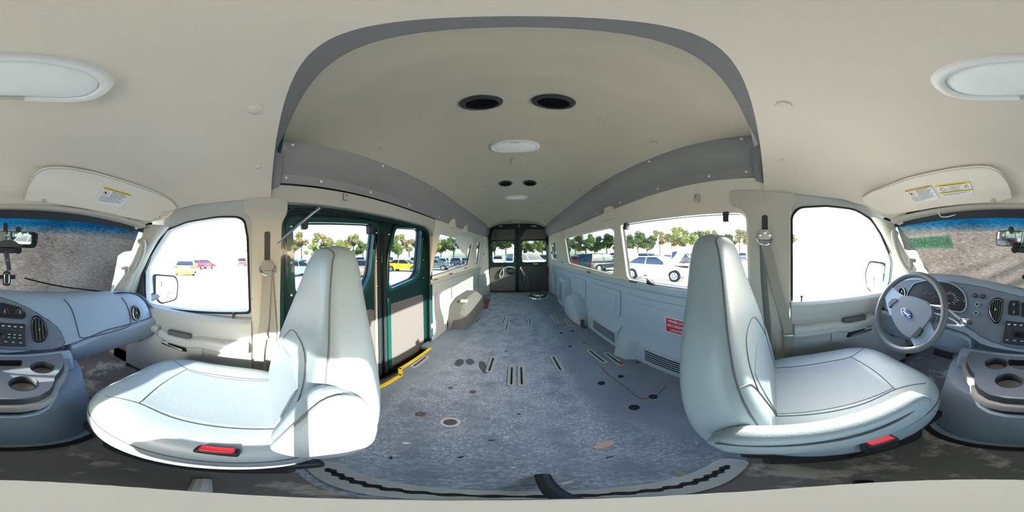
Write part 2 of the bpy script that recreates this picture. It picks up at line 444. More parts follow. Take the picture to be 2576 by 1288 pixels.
# side shrouds
BOTZ = [(0.07, 1.318), (1.8, 1.315), (3.0, 1.35), (4.12, 1.405)]
BOTX = [(0.07, 0.785), (3.4, 0.782), (4.12, 0.75)]
for s in (-1, 1):
    def shr(u, v):
        y = 0.060+4.048*u; a = Vector((curve(TOPX, y), y, curve(TOPZ, y)+0.004)); b = Vector((curve(BOTX, y), y, curve(BOTZ, y)))
        lip = 0.045
        if v < 0.85:
            p = a.lerp(b+Vector((-0.012, 0, lip)), v/0.85); p.x -= 0.02*math.sin(PI*v/0.85)
        else: p = (b+Vector((-0.012, 0, lip))).lerp(b, (v-0.85)/0.15)
        return (s*p.x, p.y, p.z)
    bm = new(); grid(bm, shr, 60, 12, (s*0.02, 0, 0.012))
    sh = obj('trim_4' if s < 0 else 'trim_5', bm, 'shroud', ang=25)
    struct(sh, 'long grey overhead side panel above the %s windows' % ('passenger-side' if s < 0 else 'driver-side'), 'overhead panel')
    lo = [0.12, 0.30, 0.62, 1.0, 1.5, 1.9, 2.4, 2.9, 3.4, 3.8] if s < 0 else [0.13, 0.32, 0.66, 1.05, 1.45, 1.9, 2.4, 2.9, 3.4, 3.8]
    hi = [0.13, 0.62, 1.18, 1.8, 2.5, 3.2]
    for k, y in enumerate(lo+hi):
        low = k < len(lo)
        u = (y-0.060)/4.048; p = Vector(shr(u, 0.90 if low else 0.10)); n = Vector((-s, 0, -0.25)) if low else Vector((-s, 0, -1.1))
        b2 = new(); lathe(b2, [(0.0, 0.0), (0.0075, 0.0), (0.007, 0.003), (0.003, 0.005), (0, 0.005)], p, n, 10)
        obj('screw', b2, 'white_plastic', sh)

# ---------------------------------------------------------------- right (driver) wall
R1 = rpoly(yz([(1560, 566), (1700, 546), (1876, 535), (1882, 716), (1740, 727), (1578, 702)]), [0.03, 0.0, 0.05, 0.05, 0.0, 0.05], 6)
R2 = rpoly(yz([(1421, 600), (1530, 573), (1545, 580), (1543, 691), (1431, 662)]), [0.04, 0.02, 0.03, 0.05, 0.06], 6)
R3 = rpoly([(3.40, 0.82), (3.88, 0.84), (3.88, 1.21), (3.40, 1.20)], 0.05)
L2 = rpoly(yz([(1108, 586), (1190, 610), (1179, 666), (1083, 697)]), [0.05, 0.03, 0.05, 0.04], 6)
L3 = rpoly(yz([(1200, 610), (1210, 609), (1204, 660), (1196, 664)]), [0.05, 0.03, 0.05, 0.04], 6)
def wall(name, s, y0, y1, holes, m, label, zb=0.66):
    bm = new(); plate(bm, [(y0, zb), (y1, zb), (y1, 1.40), (y0, 1.31)], holes, wmap(s, 0), wmap(s, 0.045))
    return struct(obj(name, bm, m, bev=0.008), label, 'wall')
WR = wall('wall_right', 1, -0.09, 3.98, [R1, R2, R3], 'upper_trim', 'pale grey upper wall trim around the driver-side cargo windows')
WLft = wall('wall_left', -1, 1.42, 3.70, [L2, L3], 'upper_trim', 'pale grey upper wall trim behind the side cargo doorway')
# header over the side doorway
bm = new(); plate(bm, rpoly([(-0.09, 1.31), (-0.09, 1.215), (1.30, 1.215), (1.40, 1.185), (1.44, 1.10), (1.44, 1.31)], [0, 0, 0.05, 0.05, 0.0, 0]), [], wmap(-1, 0), wmap(-1, 0.05))
struct(obj('wall_left', bm, 'beige_plastic', bev=0.006), 'beige header trim above the side cargo doorway', 'wall')
def pane(name, s, outline, label, g='glass_tint', off=0.03):
    cx = sum(p[0] for p in outline)/len(outline); cz = sum(p[1] for p in outline)/len(outline)
    def sc(k): return [((p[0]-cx)*k+cx, (p[1]-cz)*k+cz) for p in outline]
    w_ = max(p[0] for p in outline)-min(p[0] for p in outline)
    ki = 1-0.010/w_
    bm = new(); plate(bm, sc(1.04), [list(reversed(sc(ki)))], wmap(s, off-0.004), wmap(s, off+0.012))
    root = struct(obj(name, bm, 'rubber'), label, 'window')
    bm = new(); plate(bm, sc(ki+0.004), [], wmap(s, off+0.002), wmap(s, off+0.006)); obj('pane', bm, g, root)
    return root
pane('window_1', 1, R1, 'large side window behind the driver seat')
pane('window_2', 1, R2, 'driver-side window farther back toward the rear doors')
pane('window_3', 1, R3, 'narrow rearmost window on the driver side')
pane('window_4', -1, L2, 'passenger-side window behind the cargo doorway')
pane('window_5', -1, L3, 'narrow rearmost window on the passenger side')
# lower walls: belt ledge + sculpted panel
def lowwall(s, y0, y1, m, name, label):
    # cross-section from the belt down to the floor
    prof = [(0.853, 0.70), (0.842, 0.690), (0.838, 0.66), (0.842, 0.645), (0.868, 0.63), (0.862, 0.60), (0.868, 0.5), (0.866, 0.30), (0.858, 0.24), (0.845, 0.20), (0.848, 0.05), (0.835, 0.0)]
    bm = new(); n = len(prof)-1
    def f(u, v):
        i = min(int(v*n), n-1); t = v*n-i; a, b = prof[i], prof[i+1]
        y = lerp(y0, y1, u); return (s*lerp(a[0], b[0], t), y, lerp(a[1], b[1], t))
    grid(bm, f, 40, n*2, (s*0.03, 0, 0))
    return struct(obj(name, bm, m, ang=30), label, 'wall')
LR = lowwall(1, -0.09, 3.98, 'lower_trim', 'wall_right', 'blue grey lower wall panel on the driver side with moulded pockets')
LL = lowwall(-1, 1.42, 3.66, 'lower_trim_left', 'wall_left', 'grey lower wall panel behind the cargo doorway, streaked with sunlight')
# moulded pocket lines: thin raised ribs
def rib(parent, pts, s, x, m, r=0.005, name='moulding'):
    bm = new(); tube(bm, [Vector((s*x, p[0], p[1])) for p in pts], r, 6, 0); obj(name, bm, m, parent)
for k, (ya, yb) in enumerate([(0.35, 1.12), (1.18, 1.85), (1.95, 2.5)]):
    pts = rpoly([(ya, 0.57), (ya+0.02, 0.36), (ya+0.2, 0.33), (yb, 0.33), (yb, 0.57)], [0.02, 0.1, 0.1, 0.02, 0.02])
    bm = new(); plate(bm, rpoly([(ya, 0.58), (yb-0.02, 0.58), (yb-0.12, 0.30), (ya+0.02, 0.30)], [0.04, 0.04, 0.12, 0.06]), [], lmap(1, 0.853), lmap(1, 0.868))
    p_ = obj('pocket', bm, 'lower_trim', LR, bev=0.006)
    bm = new(); plate(bm, rpoly([(ya+0.06, 0.53), (yb-0.2, 0.53), (yb-0.24, 0.42), (ya+0.08, 0.36)], [0.02, 0.02, 0.08, 0.04]), [], lmap(1, 0.849), lmap(1, 0.86))
    obj('pocket_insert', bm, 'lower_trim', LR, bev=0.003)
# lower sill boxes with grilles
for (ya, yb) in ((0.10, 0.90), (1.16, 1.78)):
    bm = new()
    def f(u, v):
        prof = [(0.86, 0.25), (0.825, 0.215), (0.80, 0.19), (0.798, 0.02), (0.80, 0.0)]
        i = min(int(v*4), 3); t = v*4-i; a, b = prof[i], prof[i+1]; return (lerp(a[0], b[0], t), lerp(ya, yb, u), lerp(a[1], b[1], t))
    grid(bm, f, 10, 8, (0.06, 0, 0)); sb = obj('sill_box', bm, 'lower_trim', LR, bev=0.004)
    g0, g1 = (0.42, 0.82) if ya < 0.5 else (1.20, 1.62)
    for j in range(5):
        bm = new(); bb(bm, 0.796, 0.80, g0, g1, 0.055+j*0.022, 0.064+j*0.022); obj('grille_slot', bm, 'black', sb)
# floor foot between the two boxes
bm = new(); ring0 = [(0.70, 1.075, 0), (0.725, 0.965, 0), (0.83, 0.87, 0), (0.86, 0.87, 0), (0.86, 1.24, 0), (0.80, 1.20, 0)]
ring1 = [(0.79, 1.08, 0.155), (0.80, 1.0, 0.155), (0.835, 0.88, 0.20), (0.86, 0.88, 0.22), (0.86, 1.23, 0.22), (0.84, 1.18, 0.20)]
loft(bm, [[Vector(p) for p in ring0], [Vector(p) for p in ring1]]); obj('moulded_foot', bm, 'lower_trim', LR, bev=0.01)
# driver-side wheelhouse cover
bm = new(); rings = []
for k in range(13):
    t = k/12; y = lerp(1.84, 2.52, t); h = 0.335*math.sin(PI*min(1, max(0, (t*1.04-0.02))))**0.45
    xin = 0.69+0.05*(1-math.sin(PI*t)**0.5)
    rings.append([Vector((0.87, y, 0)), Vector((0.87, y, h+0.03)), Vector((0.80, y, h+0.02)), Vector((xin+0.03, y, h)), Vector((xin, y, h-0.04 if h > 0.05 else h*0.4)), Vector((xin, y, 0))])
loft(bm, rings); obj('wheelhouse_cover', bm, 'lower_trim', LR, ang=50, bev=0.012)
# jack cover ahead of the rear corner, driver side
bm = new(); r0 = [(0.74, 2.62, 0.0), (0.745, 3.05, 0.0), (0.87, 3.1, 0.0), (0.87, 2.58, 0.0)]; r1 = [(0.76, 2.66, 0.47), (0.76, 3.0, 0.50), (0.87, 3.04, 0.54), (0.87, 2.62, 0.53)]
loft(bm, [[Vector(p) for p in r0], [Vector(p) for p in r1]]); jc = obj('jack_cover', bm, 'lower_trim', LR, bev=0.02)
for j in range(9):
    bm = new(); bb(bm, 0.742+j*0.0017, 0.75+j*0.0017, 2.72, 2.92, 0.10+j*0.038, 0.112+j*0.038); obj('grille_slot', bm, 'seam', jc)

# rear corner pillars
for s in (-1, 1):
    bm = new(); xo = 0.745 if s < 0 else 0.80
    def f(u, v):
        z = lerp(0.0, 1.40, v); a = Vector((xw(max(z, 0.7))-0.0 if z > 0.7 else 0.85, 3.62, z)); b = Vector((xo-0.01, 4.08, z)); a.y = 3.62 if s < 0 else 3.93; p = a.lerp(b, u)
        return (s*p.x, p.y, p.z)
    grid(bm, f, 6, 14, (s*0.03, 0, 0))
    m = 'upper_trim' if s < 0 else 'upper_trim'
    r = struct(obj('wall_rear', bm, m), 'pale rear corner pillar trim on the %s side' % ('passenger' if s < 0 else 'driver'), 'wall')
    bm = new(); rings = []
    for z, xx in ((0.0, 0.045), (0.30, 0.05), (0.45, 0.02), (0.50, 0.0)):
        rings.append([Vector((s*(0.86), 3.45 if s < 0 else 3.7, z)), Vector((s*(0.84-xx), 3.5 if s < 0 else 3.74, z)), Vector((s*(xo-0.02-xx*0.3), 4.05, z)), Vector((s*xo, 4.08, z)), Vector((s*0.88, 4.08, z))])
    loft(bm, rings); obj('lower_moulding', bm, 'lower_trim_left' if s < 0 else 'lower_trim', r, bev=0.015)
    # coat hook recess
    bm = new(); c = Vector((s*(0.80 if s < 0 else 0.815), 3.80, 0.985)); box(bm, c, (0.03, 0.07, 0.05)); obj('hook', bm, 'black', r, bev=0.01)
    if s < 0:
        bm = new(); lathe(bm, [(0, 0), (0.075, 0.0), (0.07, 0.015), (0.055, 0.02), (0.05, 0.008), (0, 0.008)], (-0.785, 3.86, 0.44), (1, -0.25, 0), 24); obj('recess_cover', bm, 'panel_gray', r)
# ================================================================ REAR DOORS
YD = 4.10
def ymap(y): return lambda x, z: Vector((x, y, z))
def xz(pts, y=YD): return [(atY(*p, y).x, atY(*p, y).z) for p in pts]
for k, (name, outl, wpx, up, lo, lab) in enumerate([
    ('door_1', [(1232, 736), (1300.5, 736), (1300.5, 562), (1240, 566), (1232, 590)], [(1238, 608), (1294, 606), (1293, 661), (1238, 661)],
     [(1240, 578), (1294, 577), (1295, 602), (1236, 604)], [(1233, 672), (1296, 671), (1296, 732), (1231, 733)], 'left rear cargo door seen from inside with a loose white cable'),
    ('door_2', [(1303, 736), (1386, 736), (1380, 590), (1370, 566), (1303, 562)], [(1312, 606), (1373, 605), (1376, 659), (1313, 660)],
     [(1324, 577), (1370, 577), (1375, 601), (1307, 603)], [(1305, 670), (1382, 670), (1383, 732), (1306, 732)], 'right rear cargo door seen from inside with hanging wires')]):
    O = xz(outl); W = rpoly(xz(wpx), 0.07, 6)
    zmin = min(p[1] for p in O)
    root = sroot(name, (sum(p[0] for p in O)/len(O), YD, 0.0), lab, 'door')
    bm = new(); plate(bm, rpoly([(x, max(z, 0.012)) for x, z in O], [0.02, 0.01, 0.03, 0.08, 0.05] if k == 0 else [0.01, 0.02, 0.05, 0.08, 0.03]), [W], ymap(YD), ymap(YD+0.06)); obj('door_frame', bm, 'dark_green', root, bev=0.012)
    bm = new(); cx = sum(p[0] for p in W)/len(W); cz = sum(p[1] for p in W)/len(W)
    big = [((x-cx)*1.07+cx, (z-cz)*1.07+cz) for x, z in W]; sml = [((x-cx)*0.985+cx, (z-cz)*0.985+cz) for x, z in W]
    plate(bm, big, [W], ymap(YD-0.012), ymap(YD)); obj('window_surround', bm, 'green_paint', root, bev=0.006)
    bm = new(); plate(bm, W, [sml], ymap(YD+0.02), ymap(YD+0.035)); obj('gasket', bm, 'rubber', root)
    bm = new(); plate(bm, sml, [], ymap(YD+0.026), ymap(YD+0.03)); obj('pane', bm, 'glass_tint', root)
    bm = new(); plate(bm, rpoly(xz(up), 0.05), [], ymap(YD-0.012), ymap(YD)); obj('upper_panel', bm, 'panel_rear', root, bev=0.004)
    L_ = xz(lo); L_ = [(x, max(z, 0.035)) for x, z in L_]
    if k == 0:
        bm = new(); plate(bm, rpoly(L_, 0.04), [], ymap(YD-0.014), ymap(YD)); lp = obj('lower_panel', bm, 'panel_rear', root, bev=0.004)
        a = atY(1277, 675, YD); b = atY(1293, 690, YD)
        bm = new(); plate(bm, rrect((a.x+b.x)/2, (a.z+b.z)/2, b.x-a.x, a.z-b.z, 0.02), [], ymap(YD-0.02), ymap(YD-0.013)); lt = obj('latch', bm, 'dark_green', lp, bev=0.003)
        bm = new(); bb(bm, a.x+0.03, b.x-0.03, YD-0.03, YD-0.019, b.z+0.05, a.z-0.03); obj('latch_handle', bm, 'chrome', lp, bev=0.003)
    else:
        bm = new(); plate(bm, rpoly(L_, 0.05), [], ymap(YD-0.014), ymap(YD)); lp = obj('lower_panel', bm, 'panel_dark', root, bev=0.004)
        p = atY(1347, 664, YD); bm = new(); bb(bm, p.x-0.055, p.x+0.055, YD-0.02, YD-0.004, p.z-0.01, p.z+0.015); obj('label', bm, 'label_yellow', root)
    pk = atY(1262, 685, YD) if k == 0 else atY(1354, 680, YD)
    bm = new(); plate(bm, ell(pk.x, pk.z, 0.10, 0.07, 24), [], ymap(YD-0.018), ymap(YD-0.013)); obj('speaker_cover', bm, 'panel_gray' if k == 0 else 'panel_dark', lp)
    # pale smears on the top rail
    p = atY(1260 if k == 0 else 1343, 569, YD); bm = new(); plate(bm, ell(p.x, p.z, 0.05 if k == 0 else 0.08, 0.018, 16), [], ymap(YD-0.0015), ymap(YD+0.001)); obj('scuffed_bracket', bm, 'track_metal', root)
    # bolts around the window
    for (x, z) in [(min(p[0] for p in big)+0.01, 0.9), (min(p[0] for p in big)+0.01, 1.2), (max(p[0] for p in big)-0.01, 0.9), (max(p[0] for p in big)-0.01, 1.2)]:
        bm = new(); lathe(bm, [(0, 0), (0.012, 0), (0.012, 0.008), (0.005, 0.012), (0, 0.012)], (x, YD-0.012, z), (0, -1, 0), 8); obj('bolt', bm, 'chrome', root)
# cables on the rear doors
def wire(name, px, y, r, m, label, cat='cable', group=None, sub=4):
    bm = new(); tube(bm, [atY(a, b, y) for a, b in px], r, 6, sub); return tag(obj(name, bm, m), label, cat, group)
wire('cable', [(1292, 672), (1280, 671), (1270, 674), (1265, 677), (1259, 685), (1257, 694), (1260, 699), (1264, 695), (1267, 686), (1266, 678)], YD-0.04, 0.011, 'wire_white', 'pale looped cable hanging on the left rear door')
wire('cable', [(1309, 672), (1312, 678), (1318, 685), (1320, 700), (1321, 714), (1325, 722), (1328, 715), (1326, 698), (1319, 684), (1313, 679)], YD-0.04, 0.006, 'wire_gray', 'long grey wire loop hanging on the right rear door')
wire('cable', [(1311, 671), (1309, 675), (1312, 679), (1316, 687), (1320, 694)], YD-0.055, 0.010, 'wire_white', 'frayed pale wire ends beside the right rear door latch')
wire('cable', [(1284, 692), (1279, 698), (1276, 705), (1279, 712)], YD-0.03, 0.003, 'black', 'thin dark wire dangling below the left rear door latch')
# rear header + side door-frame strips
bm = new(); plate(bm, [(-0.74, 1.60), (-0.6, 1.735), (0, 1.745), (0.66, 1.735), (0.82, 1.60), (0.82, 1.85), (-0.76, 1.85)], [], ymap(YD-0.03), ymap(YD+0.02)); 
struct(obj('wall_rear', bm, 'liner_roof', bev=0.01), 'beige header above the rear cargo doors', 'wall')
bm = new(); bb(bm, -0.80, -0.70, YD+0.02, YD+0.08, -0.05, 1.7); bb(bm, 0.78, 0.90, YD+0.02, YD+0.08, -0.05, 1.7); bb(bm, -0.95, 0.95, YD+0.08, YD+0.10, 1.33, 1.82); bb(bm, -0.07, 0.09, YD+0.062, YD+0.08, -0.1, 1.7); bb(bm, -0.95, 0.95, YD+0.062, YD+0.08, -0.15, 0.06); 
struct(obj('trim_6', bm, 'dark_green'), 'dark painted steel frame around the rear cargo doors', 'door frame')
bm = new(); tube(bm, [atY(1244, 582, YD-0.03), atY(1251, 615, YD-0.03)], 0.008, 8); tag(obj('door_strut', bm, 'black'), 'thin black strut slanting over the left rear door window', 'strut')
bm = new(); p = atY(1305, 567, YD-0.03); lathe(bm, [(0, 0), (0.03, 0), (0.02, 0.02), (0.02, 0.06), (0, 0.06)], p, (0, -1, -0.4), 10); bb(bm, p.x-0.01, p.x+0.01, p.y-0.03, p.y, p.z-0.07, p.z)
tag(obj('latch_striker', bm, 'metal'), 'small metal latch at the top where the rear doors meet', 'latch')
p = Vector((0, 3.93, roofz(0, 3.93))); bm = new(); plate(bm, ell(0, 3.95, 0.12, 0.03, 24), [], lambda x, y: Vector((x, y, roofz(x, 3.95)-0.02)), lambda x, y: Vector((x, y, roofz(x, 3.95)+0.01)))
tag(obj('ceiling_cover', bm, 'white_plastic', bev=0.004), 'small oval cover on the roof liner just above the rear doors', 'cover')

# ================================================================ SIDE CARGO DOORS (passenger side)
XD = -0.895
def sd(pts): return [(atX(*p, XD).y, atX(*p, XD).z) for p in pts]
def xmap(x): return lambda y, z: Vector((x, y, z))
# painted door opening ring
bm = new(); O = rpoly([(0.06, -0.22), (1.46, -0.22), (1.46, 1.0), (1.455, 1.13), (1.38, 1.235), (0.16, 1.235), (0.06, 1.15)], [0, 0, 0.05, 0.06, 0.1, 0.09, 0.08])
I_ = rpoly([(0.115, -0.20), (1.385, -0.20), (1.40, 1.08), (1.36, 1.19), (0.17, 1.195), (0.118, 1.13)], [0, 0, 0.06, 0.09, 0.07, 0.06])
plate(bm, O, [list(reversed(I_))], xmap(-0.846), xmap(-0.90)); dr = obj('trim_7', bm, 'green_paint', bev=0.008)
struct(dr, 'dark green painted steel frame of the side cargo doorway', 'door frame')
bm = new(); tube(bm, [Vector((-0.842, y, z)) for y, z in I_[5:-6]], 0.009, 6); obj('rubber_seal', bm, 'rubber', dr)
for (name, y0, y1, win, pan, lab) in [
    ('door_3', 0.12, 0.775, [(735, 562), (940, 566), (928, 690), (905, 742), (742, 742)], None, 'front leaf of the side cargo doors, behind the passenger seat'),
    ('door_4', 0.80, 1.385, [(993, 573), (1058, 577), (1050, 685), (1040, 700), (974, 728), (977, 640)], [(972, 785), (1058, 740), (1062, 862), (980, 925)], 'rear leaf of the side cargo doors with grey inner panel')]:
    root = sroot(name, (XD, (y0+y1)/2, -0.2), lab, 'door')
    W = rpoly(sd(win), 0.05, 5)
    bm = new(); plate(bm, rpoly([(y0-(0.05 if name == 'door_3' else 0.012), -0.21), (y1+(0.04 if name == 'door_4' else 0.012), -0.21), (y1+(0.04 if name == 'door_4' else 0.012), 1.225), (y0-(0.05 if name == 'door_3' else 0.012), 1.225)], 0.01), [W], xmap(XD+0.0), xmap(XD-0.055)); obj('door_frame', bm, 'dark_green', root, bev=0.01)
    cy = sum(p[0] for p in W)/len(W); cz = sum(p[1] for p in W)/len(W)
    big = [((y-cy)*1.13+cy, (z-cz)*1.13+cz) for y, z in W]; sml = [((y-cy)*0.985+cy, (z-cz)*0.985+cz) for y, z in W]
    bm = new(); plate(bm, big, [W], xmap(XD+0.02), xmap(XD)); obj('window_surround', bm, 'green_paint', root, bev=0.008)
    bm = new(); plate(bm, W, [sml], xmap(XD-0.02), xmap(XD-0.032)); obj('gasket', bm, 'rubber', root)
    bm = new(); plate(bm, sml, [], xmap(XD-0.024), xmap(XD-0.028)); obj('pane', bm, 'glass_tint', root)
    P = rpoly([(y0+0.07, -0.16), (y1-0.05, -0.16), (y1-0.05, 0.56), (y0+0.07, 0.56)], 0.04)
    bm = new(); plate(bm, P, [], xmap(XD+0.014), xmap(XD)); lp = obj('lower_panel', bm, 'panel_gray', root, bev=0.004)
    for (yy, zz) in [(y0+0.1, 0.0), (y0+0.1, 0.5), (y1-0.08, 0.05), (y1-0.08, 0.5)]:
        bm = new(); lathe(bm, [(0, 0), (0.010, 0), (0.008, 0.004), (0, 0.005)], (XD+0.014, yy, zz), (1, 0, 0), 10); obj('rivet', bm, 'steel_dull', lp)
    ys = [min(p[0] for p in big)+0.03, max(p[0] for p in big)-0.02]
    for yy in ys:
        for zz in (0.72, 0.90, 1.10):
            bm = new(); lathe(bm, [(0, 0), (0.008, 0), (0.008, 0.006), (0.003, 0.009), (0, 0.009)], (XD+0.02, yy, zz), (1, 0, 0), 8); obj('bolt', bm, 'chrome', root)
    if name == 'door_3':
        for yy in (0.24, 0.70):
            bm = new(); bb(bm, XD-0.02, XD+0.03, yy-0.018, yy+0.018, 1.09, 1.15); obj('window_latch', bm, 'dark_plastic', root, bev=0.008)
        bm = new(); tube(bm, [(XD+0.03, 0.755, z) for z in (-0.15, 0.3, 0.7, 1.1)], 0.010, 6); obj('rubber_seal', bm, 'rubber', root)
        bm = new(); bb(bm, XD, XD+0.02, 0.735, 0.765, -0.16, 1.12); obj('edge_strip', bm, 'beige_plastic', root, bev=0.003)
    else:
        bm = new(); tube(bm, [(XD+0.025, 0.815, z) for z in (-0.17, 0.3, 0.7, 1.1)], 0.012, 6); obj('rubber_seal', bm, 'rubber', root)
        bm = new(); bb(bm, XD, XD+0.03, 0.84, 0.875, -0.17, 0.62); obj('hinge_edge', bm, 'green_paint', root, bev=0.003)
# chrome grab rod over the doorway
a, b = atX(803, 524, -0.80), atX(697, 613, -0.80)
bm = new(); tube(bm, [a, b], 0.007, 10); r = tag(obj('grab_rod', bm, 'chrome'), 'chrome rod slanting across the top corner of the side cargo doorway', 'rod')
for p in (a, b):
    bm = new(); lathe(bm, [(0, 0), (0.011, 0), (0.011, 0.03), (0, 0.03)], p+Vector((-0.035, 0, 0)), (1, 0, 0), 12); obj('end_mount', bm, 'steel_dull', r)
# sill ledges below the windows (continuous belt ledge with little slots)
for s, pts in ((1, [(1413, 660), (1480, 684), (1592, 708)]), (-1, [(1095, 703), (1135, 688), (1172, 674)])):
    for px, py in pts:
        p = hitW(px, py, -0.01)
        bm = new(); bb(bm, p.x-0.004*s, p.x+0.02*s, p.y-0.045, p.y+0.045, p.z-0.008, p.z+0.004); tag(obj('sill_clip', bm, 'panel_gray', bev=0.003), 'small slotted clip on the %s window ledge at %s' % ('driver-side' if s > 0 else 'passenger-side', {1413: 'its rear end', 1480: 'the pillar side', 1592: 'the front window', 1095: 'its front end', 1135: 'its middle', 1172: 'its rear end'}[px]), 'clip')
# ================================================================ CAB: windshield
from mathutils.bvhtree import BVHTree
def wy(x, z): return -(0.815+(1.15-z)*0.444)+0.42*x*x
def solve(px, py, g, t0=0.15, t1=3.5, n=200):
    v = ray(px, py); o = Vector((0, 0, H)); a = t0; ga = g(o+v*a)
    for i in range(1, n+1):
        b = t0+(t1-t0)*i/n; gb = g(o+v*b)
        if (ga < 0) != (gb < 0):
            for _ in range(30):
                c = (a+b)/2; gc = g(o+v*c)
                if (gc < 0) == (ga < 0): a, ga = c, gc
                else: b = c
            return o+v*((a+b)/2)
        a, ga = b, gb
    return o+v*1.0
def ws(px, py): return solve(px, py, lambda p: p.y-wy(p.x, p.z))
def wgrid(bm, x0, x1, z0, z1, off, nx=24, nz=8, th=0.004, mi=0):
    grid(bm, lambda u, v: (lerp(x0, x1, u)*(1+0.0*v), wy(lerp(x0, x1, u), lerp(z0, z1, v))-off, lerp(z0, z1, v)), nx, nz, (0, -th, 0), mi)
bm = new(); wgrid(bm, -0.80, 0.80, 0.66, 1.17, 0.0)
wsh = struct(obj('window_6', bm, 'glass_clear', ang=80), 'front windshield covered outside by a dusty grey tarp', 'windshield')
# black border at the header, blue shade band
bm = new(); grid(bm, lambda u, v: (lerp(-0.74, 0.74, u), wy(lerp(-0.74, 0.74, u), lerp(1.115, 1.18, v)-0.05*abs(2*u-1)**3)+0.006, lerp(1.115, 1.18, v)-0.05*abs(2*u-1)**3), 24, 2, (0, -0.003, 0)); obj('black_border', bm, 'dark_plastic', wsh)
bm = new(); grid(bm, lambda u, v: (lerp(-0.76, 0.76, u), wy(lerp(-0.76, 0.76, u), lerp(1.05, 1.16, v)-0.04*abs(2*u-1)**3)+0.003, lerp(1.05, 1.16, v)-0.04*abs(2*u-1)**3), 24, 6, (0, -0.001, 0)); 
def bt():
    m = M['blue_tint']; t = m.node_tree; tr = [n for n in t.nodes if n.type == 'BSDF_TRANSPARENT'][0]
    ge = t.nodes.new('ShaderNodeNewGeometry'); s = t.nodes.new('ShaderNodeSeparateXYZ'); n = t.nodes.new('ShaderNodeTexNoise'); n.inputs['Scale'].default_value = 60; n.inputs['Detail'].default_value = 6
    t.links.new(ge.outputs['Position'], s.inputs[0]); t.links.new(ge.outputs['Position'], n.inputs['Vector'])
    a = t.nodes.new('ShaderNodeMath'); a.operation = 'MULTIPLY_ADD'; a.inputs[1].default_value = 0.05; t.links.new(n.outputs['Fac'], a.inputs[0]); t.links.new(s.outputs[2], a.inputs[2])
    r = t.nodes.new('ShaderNodeMapRange'); r.inputs[1].default_value = 1.07; r.inputs[2].default_value = 1.115; t.links.new(a.outputs[0], r.inputs[0])
    mx = t.nodes.new('ShaderNodeMix'); mx.data_type = 'RGBA'; mx.inputs[6].default_value = (0.85, 0.93, 0.97, 1); mx.inputs[7].default_value = (0.16, 0.62, 1.0, 1)
    t.links.new(r.outputs[0], mx.inputs[0]); t.links.new(mx.outputs[2], tr.inputs[0])
bt(); obj('shade_band', bm, 'blue_tint', wsh)
# tarp over the outside of the windshield
def tarp_mat():
    m = bpy.data.materials.new('tarp'); m.use_nodes = True; t = m.node_tree; t.nodes.clear(); L = t.links; N = t.nodes.new
    o = N('ShaderNodeOutputMaterial'); mx = N('ShaderNodeMixShader'); mx.inputs[0].default_value = 0.75
    df = N('ShaderNodeBsdfDiffuse'); tl = N('ShaderNodeBsdfTranslucent'); ge = N('ShaderNodeNewGeometry')
    mp = N('ShaderNodeMapping'); mp.inputs['Scale'].default_value = (44, 80, 430); L.new(ge.outputs['Position'], mp.inputs[0])
    n = N('ShaderNodeTexNoise'); n.inputs['Scale'].default_value = 1.0; n.inputs['Detail'].default_value = 7; n.inputs['Roughness'].default_value = 0.75; L.new(mp.outputs[0], n.inputs['Vector'])
    n2 = N('ShaderNodeTexNoise'); n2.inputs['Scale'].default_value = 3.0; n2.inputs['Detail'].default_value = 3; L.new(ge.outputs['Position'], n2.inputs['Vector'])
    r = N('ShaderNodeMapRange'); r.inputs[1].default_value = 0.36; r.inputs[2].default_value = 0.64; L.new(n.outputs['Fac'], r.inputs[0])
    c = N('ShaderNodeMix'); c.data_type = 'RGBA'; c.inputs[6].default_value = (*lin((76, 74, 73)), 1); c.inputs[7].default_value = (*lin((160, 155, 150)), 1)
    ad = N('ShaderNodeMath'); ad.operation = 'MULTIPLY_ADD'; ad.inputs[1].default_value = 0.8; ad.inputs[2].default_value = -0.22; L.new(n2.outputs['Fac'], ad.inputs[0])
    a2 = N('ShaderNodeMath'); a2.operation = 'ADD'; a2.use_clamp = True; L.new(ad.outputs[0], a2.inputs[0]); L.new(r.outputs[0], a2.inputs[1])
    L.new(a2.outputs[0], c.inputs[0]); L.new(c.outputs[2], df.inputs[0]); L.new(c.outputs[2], tl.inputs[0])
    L.new(df.outputs[0], mx.inputs[1]); L.new(tl.outputs[0], mx.inputs[2]); L.new(mx.outputs[0], o.inputs[0]); M['tarp'] = m
tarp_mat()
# edges of the tarp in the photo: lower corners stay uncovered
TL = [ws(*p) for p in [(283, 738), (292, 700), (300, 660), (305, 630), (320, 617), (338, 612)]]
TR = [ws(*p) for p in [(2336, 705), (2322, 670), (2306, 640), (2301, 622), (2290, 612), (2272, 611)]]
def edge(tab, z):
    pts = sorted([(p.z, p.x) for p in tab]); 
    return curve(pts, z)
def tarp(u, v):
    z = lerp(0.60, 1.15, v)
    xl = edge(TL, z) if z < TL[-1].z else -0.69; xr = edge(TR, z) if z < TR[-1].z else 0.69
    x = lerp(xl, xr, u)
    # folds hanging from the driver-side upper corner
    d = (z-0.70)+0.36*(x-0.1); f = 0.010*math.sin(d*62+1.5*math.sin(x*6))*sm((x+0.25)/0.5)*sm((0.98-z)/0.15)
    return (x, wy(x, z)-0.030+f, z-0.10*abs(x/0.8)**3*v)
bm = new(); grid(bm, tarp, 90, 60, (0, -0.003, 0))
tag(obj('tarp', bm, 'tarp', ang=80), 'dusty grey tarp draped over the outside of the windshield', 'tarp')
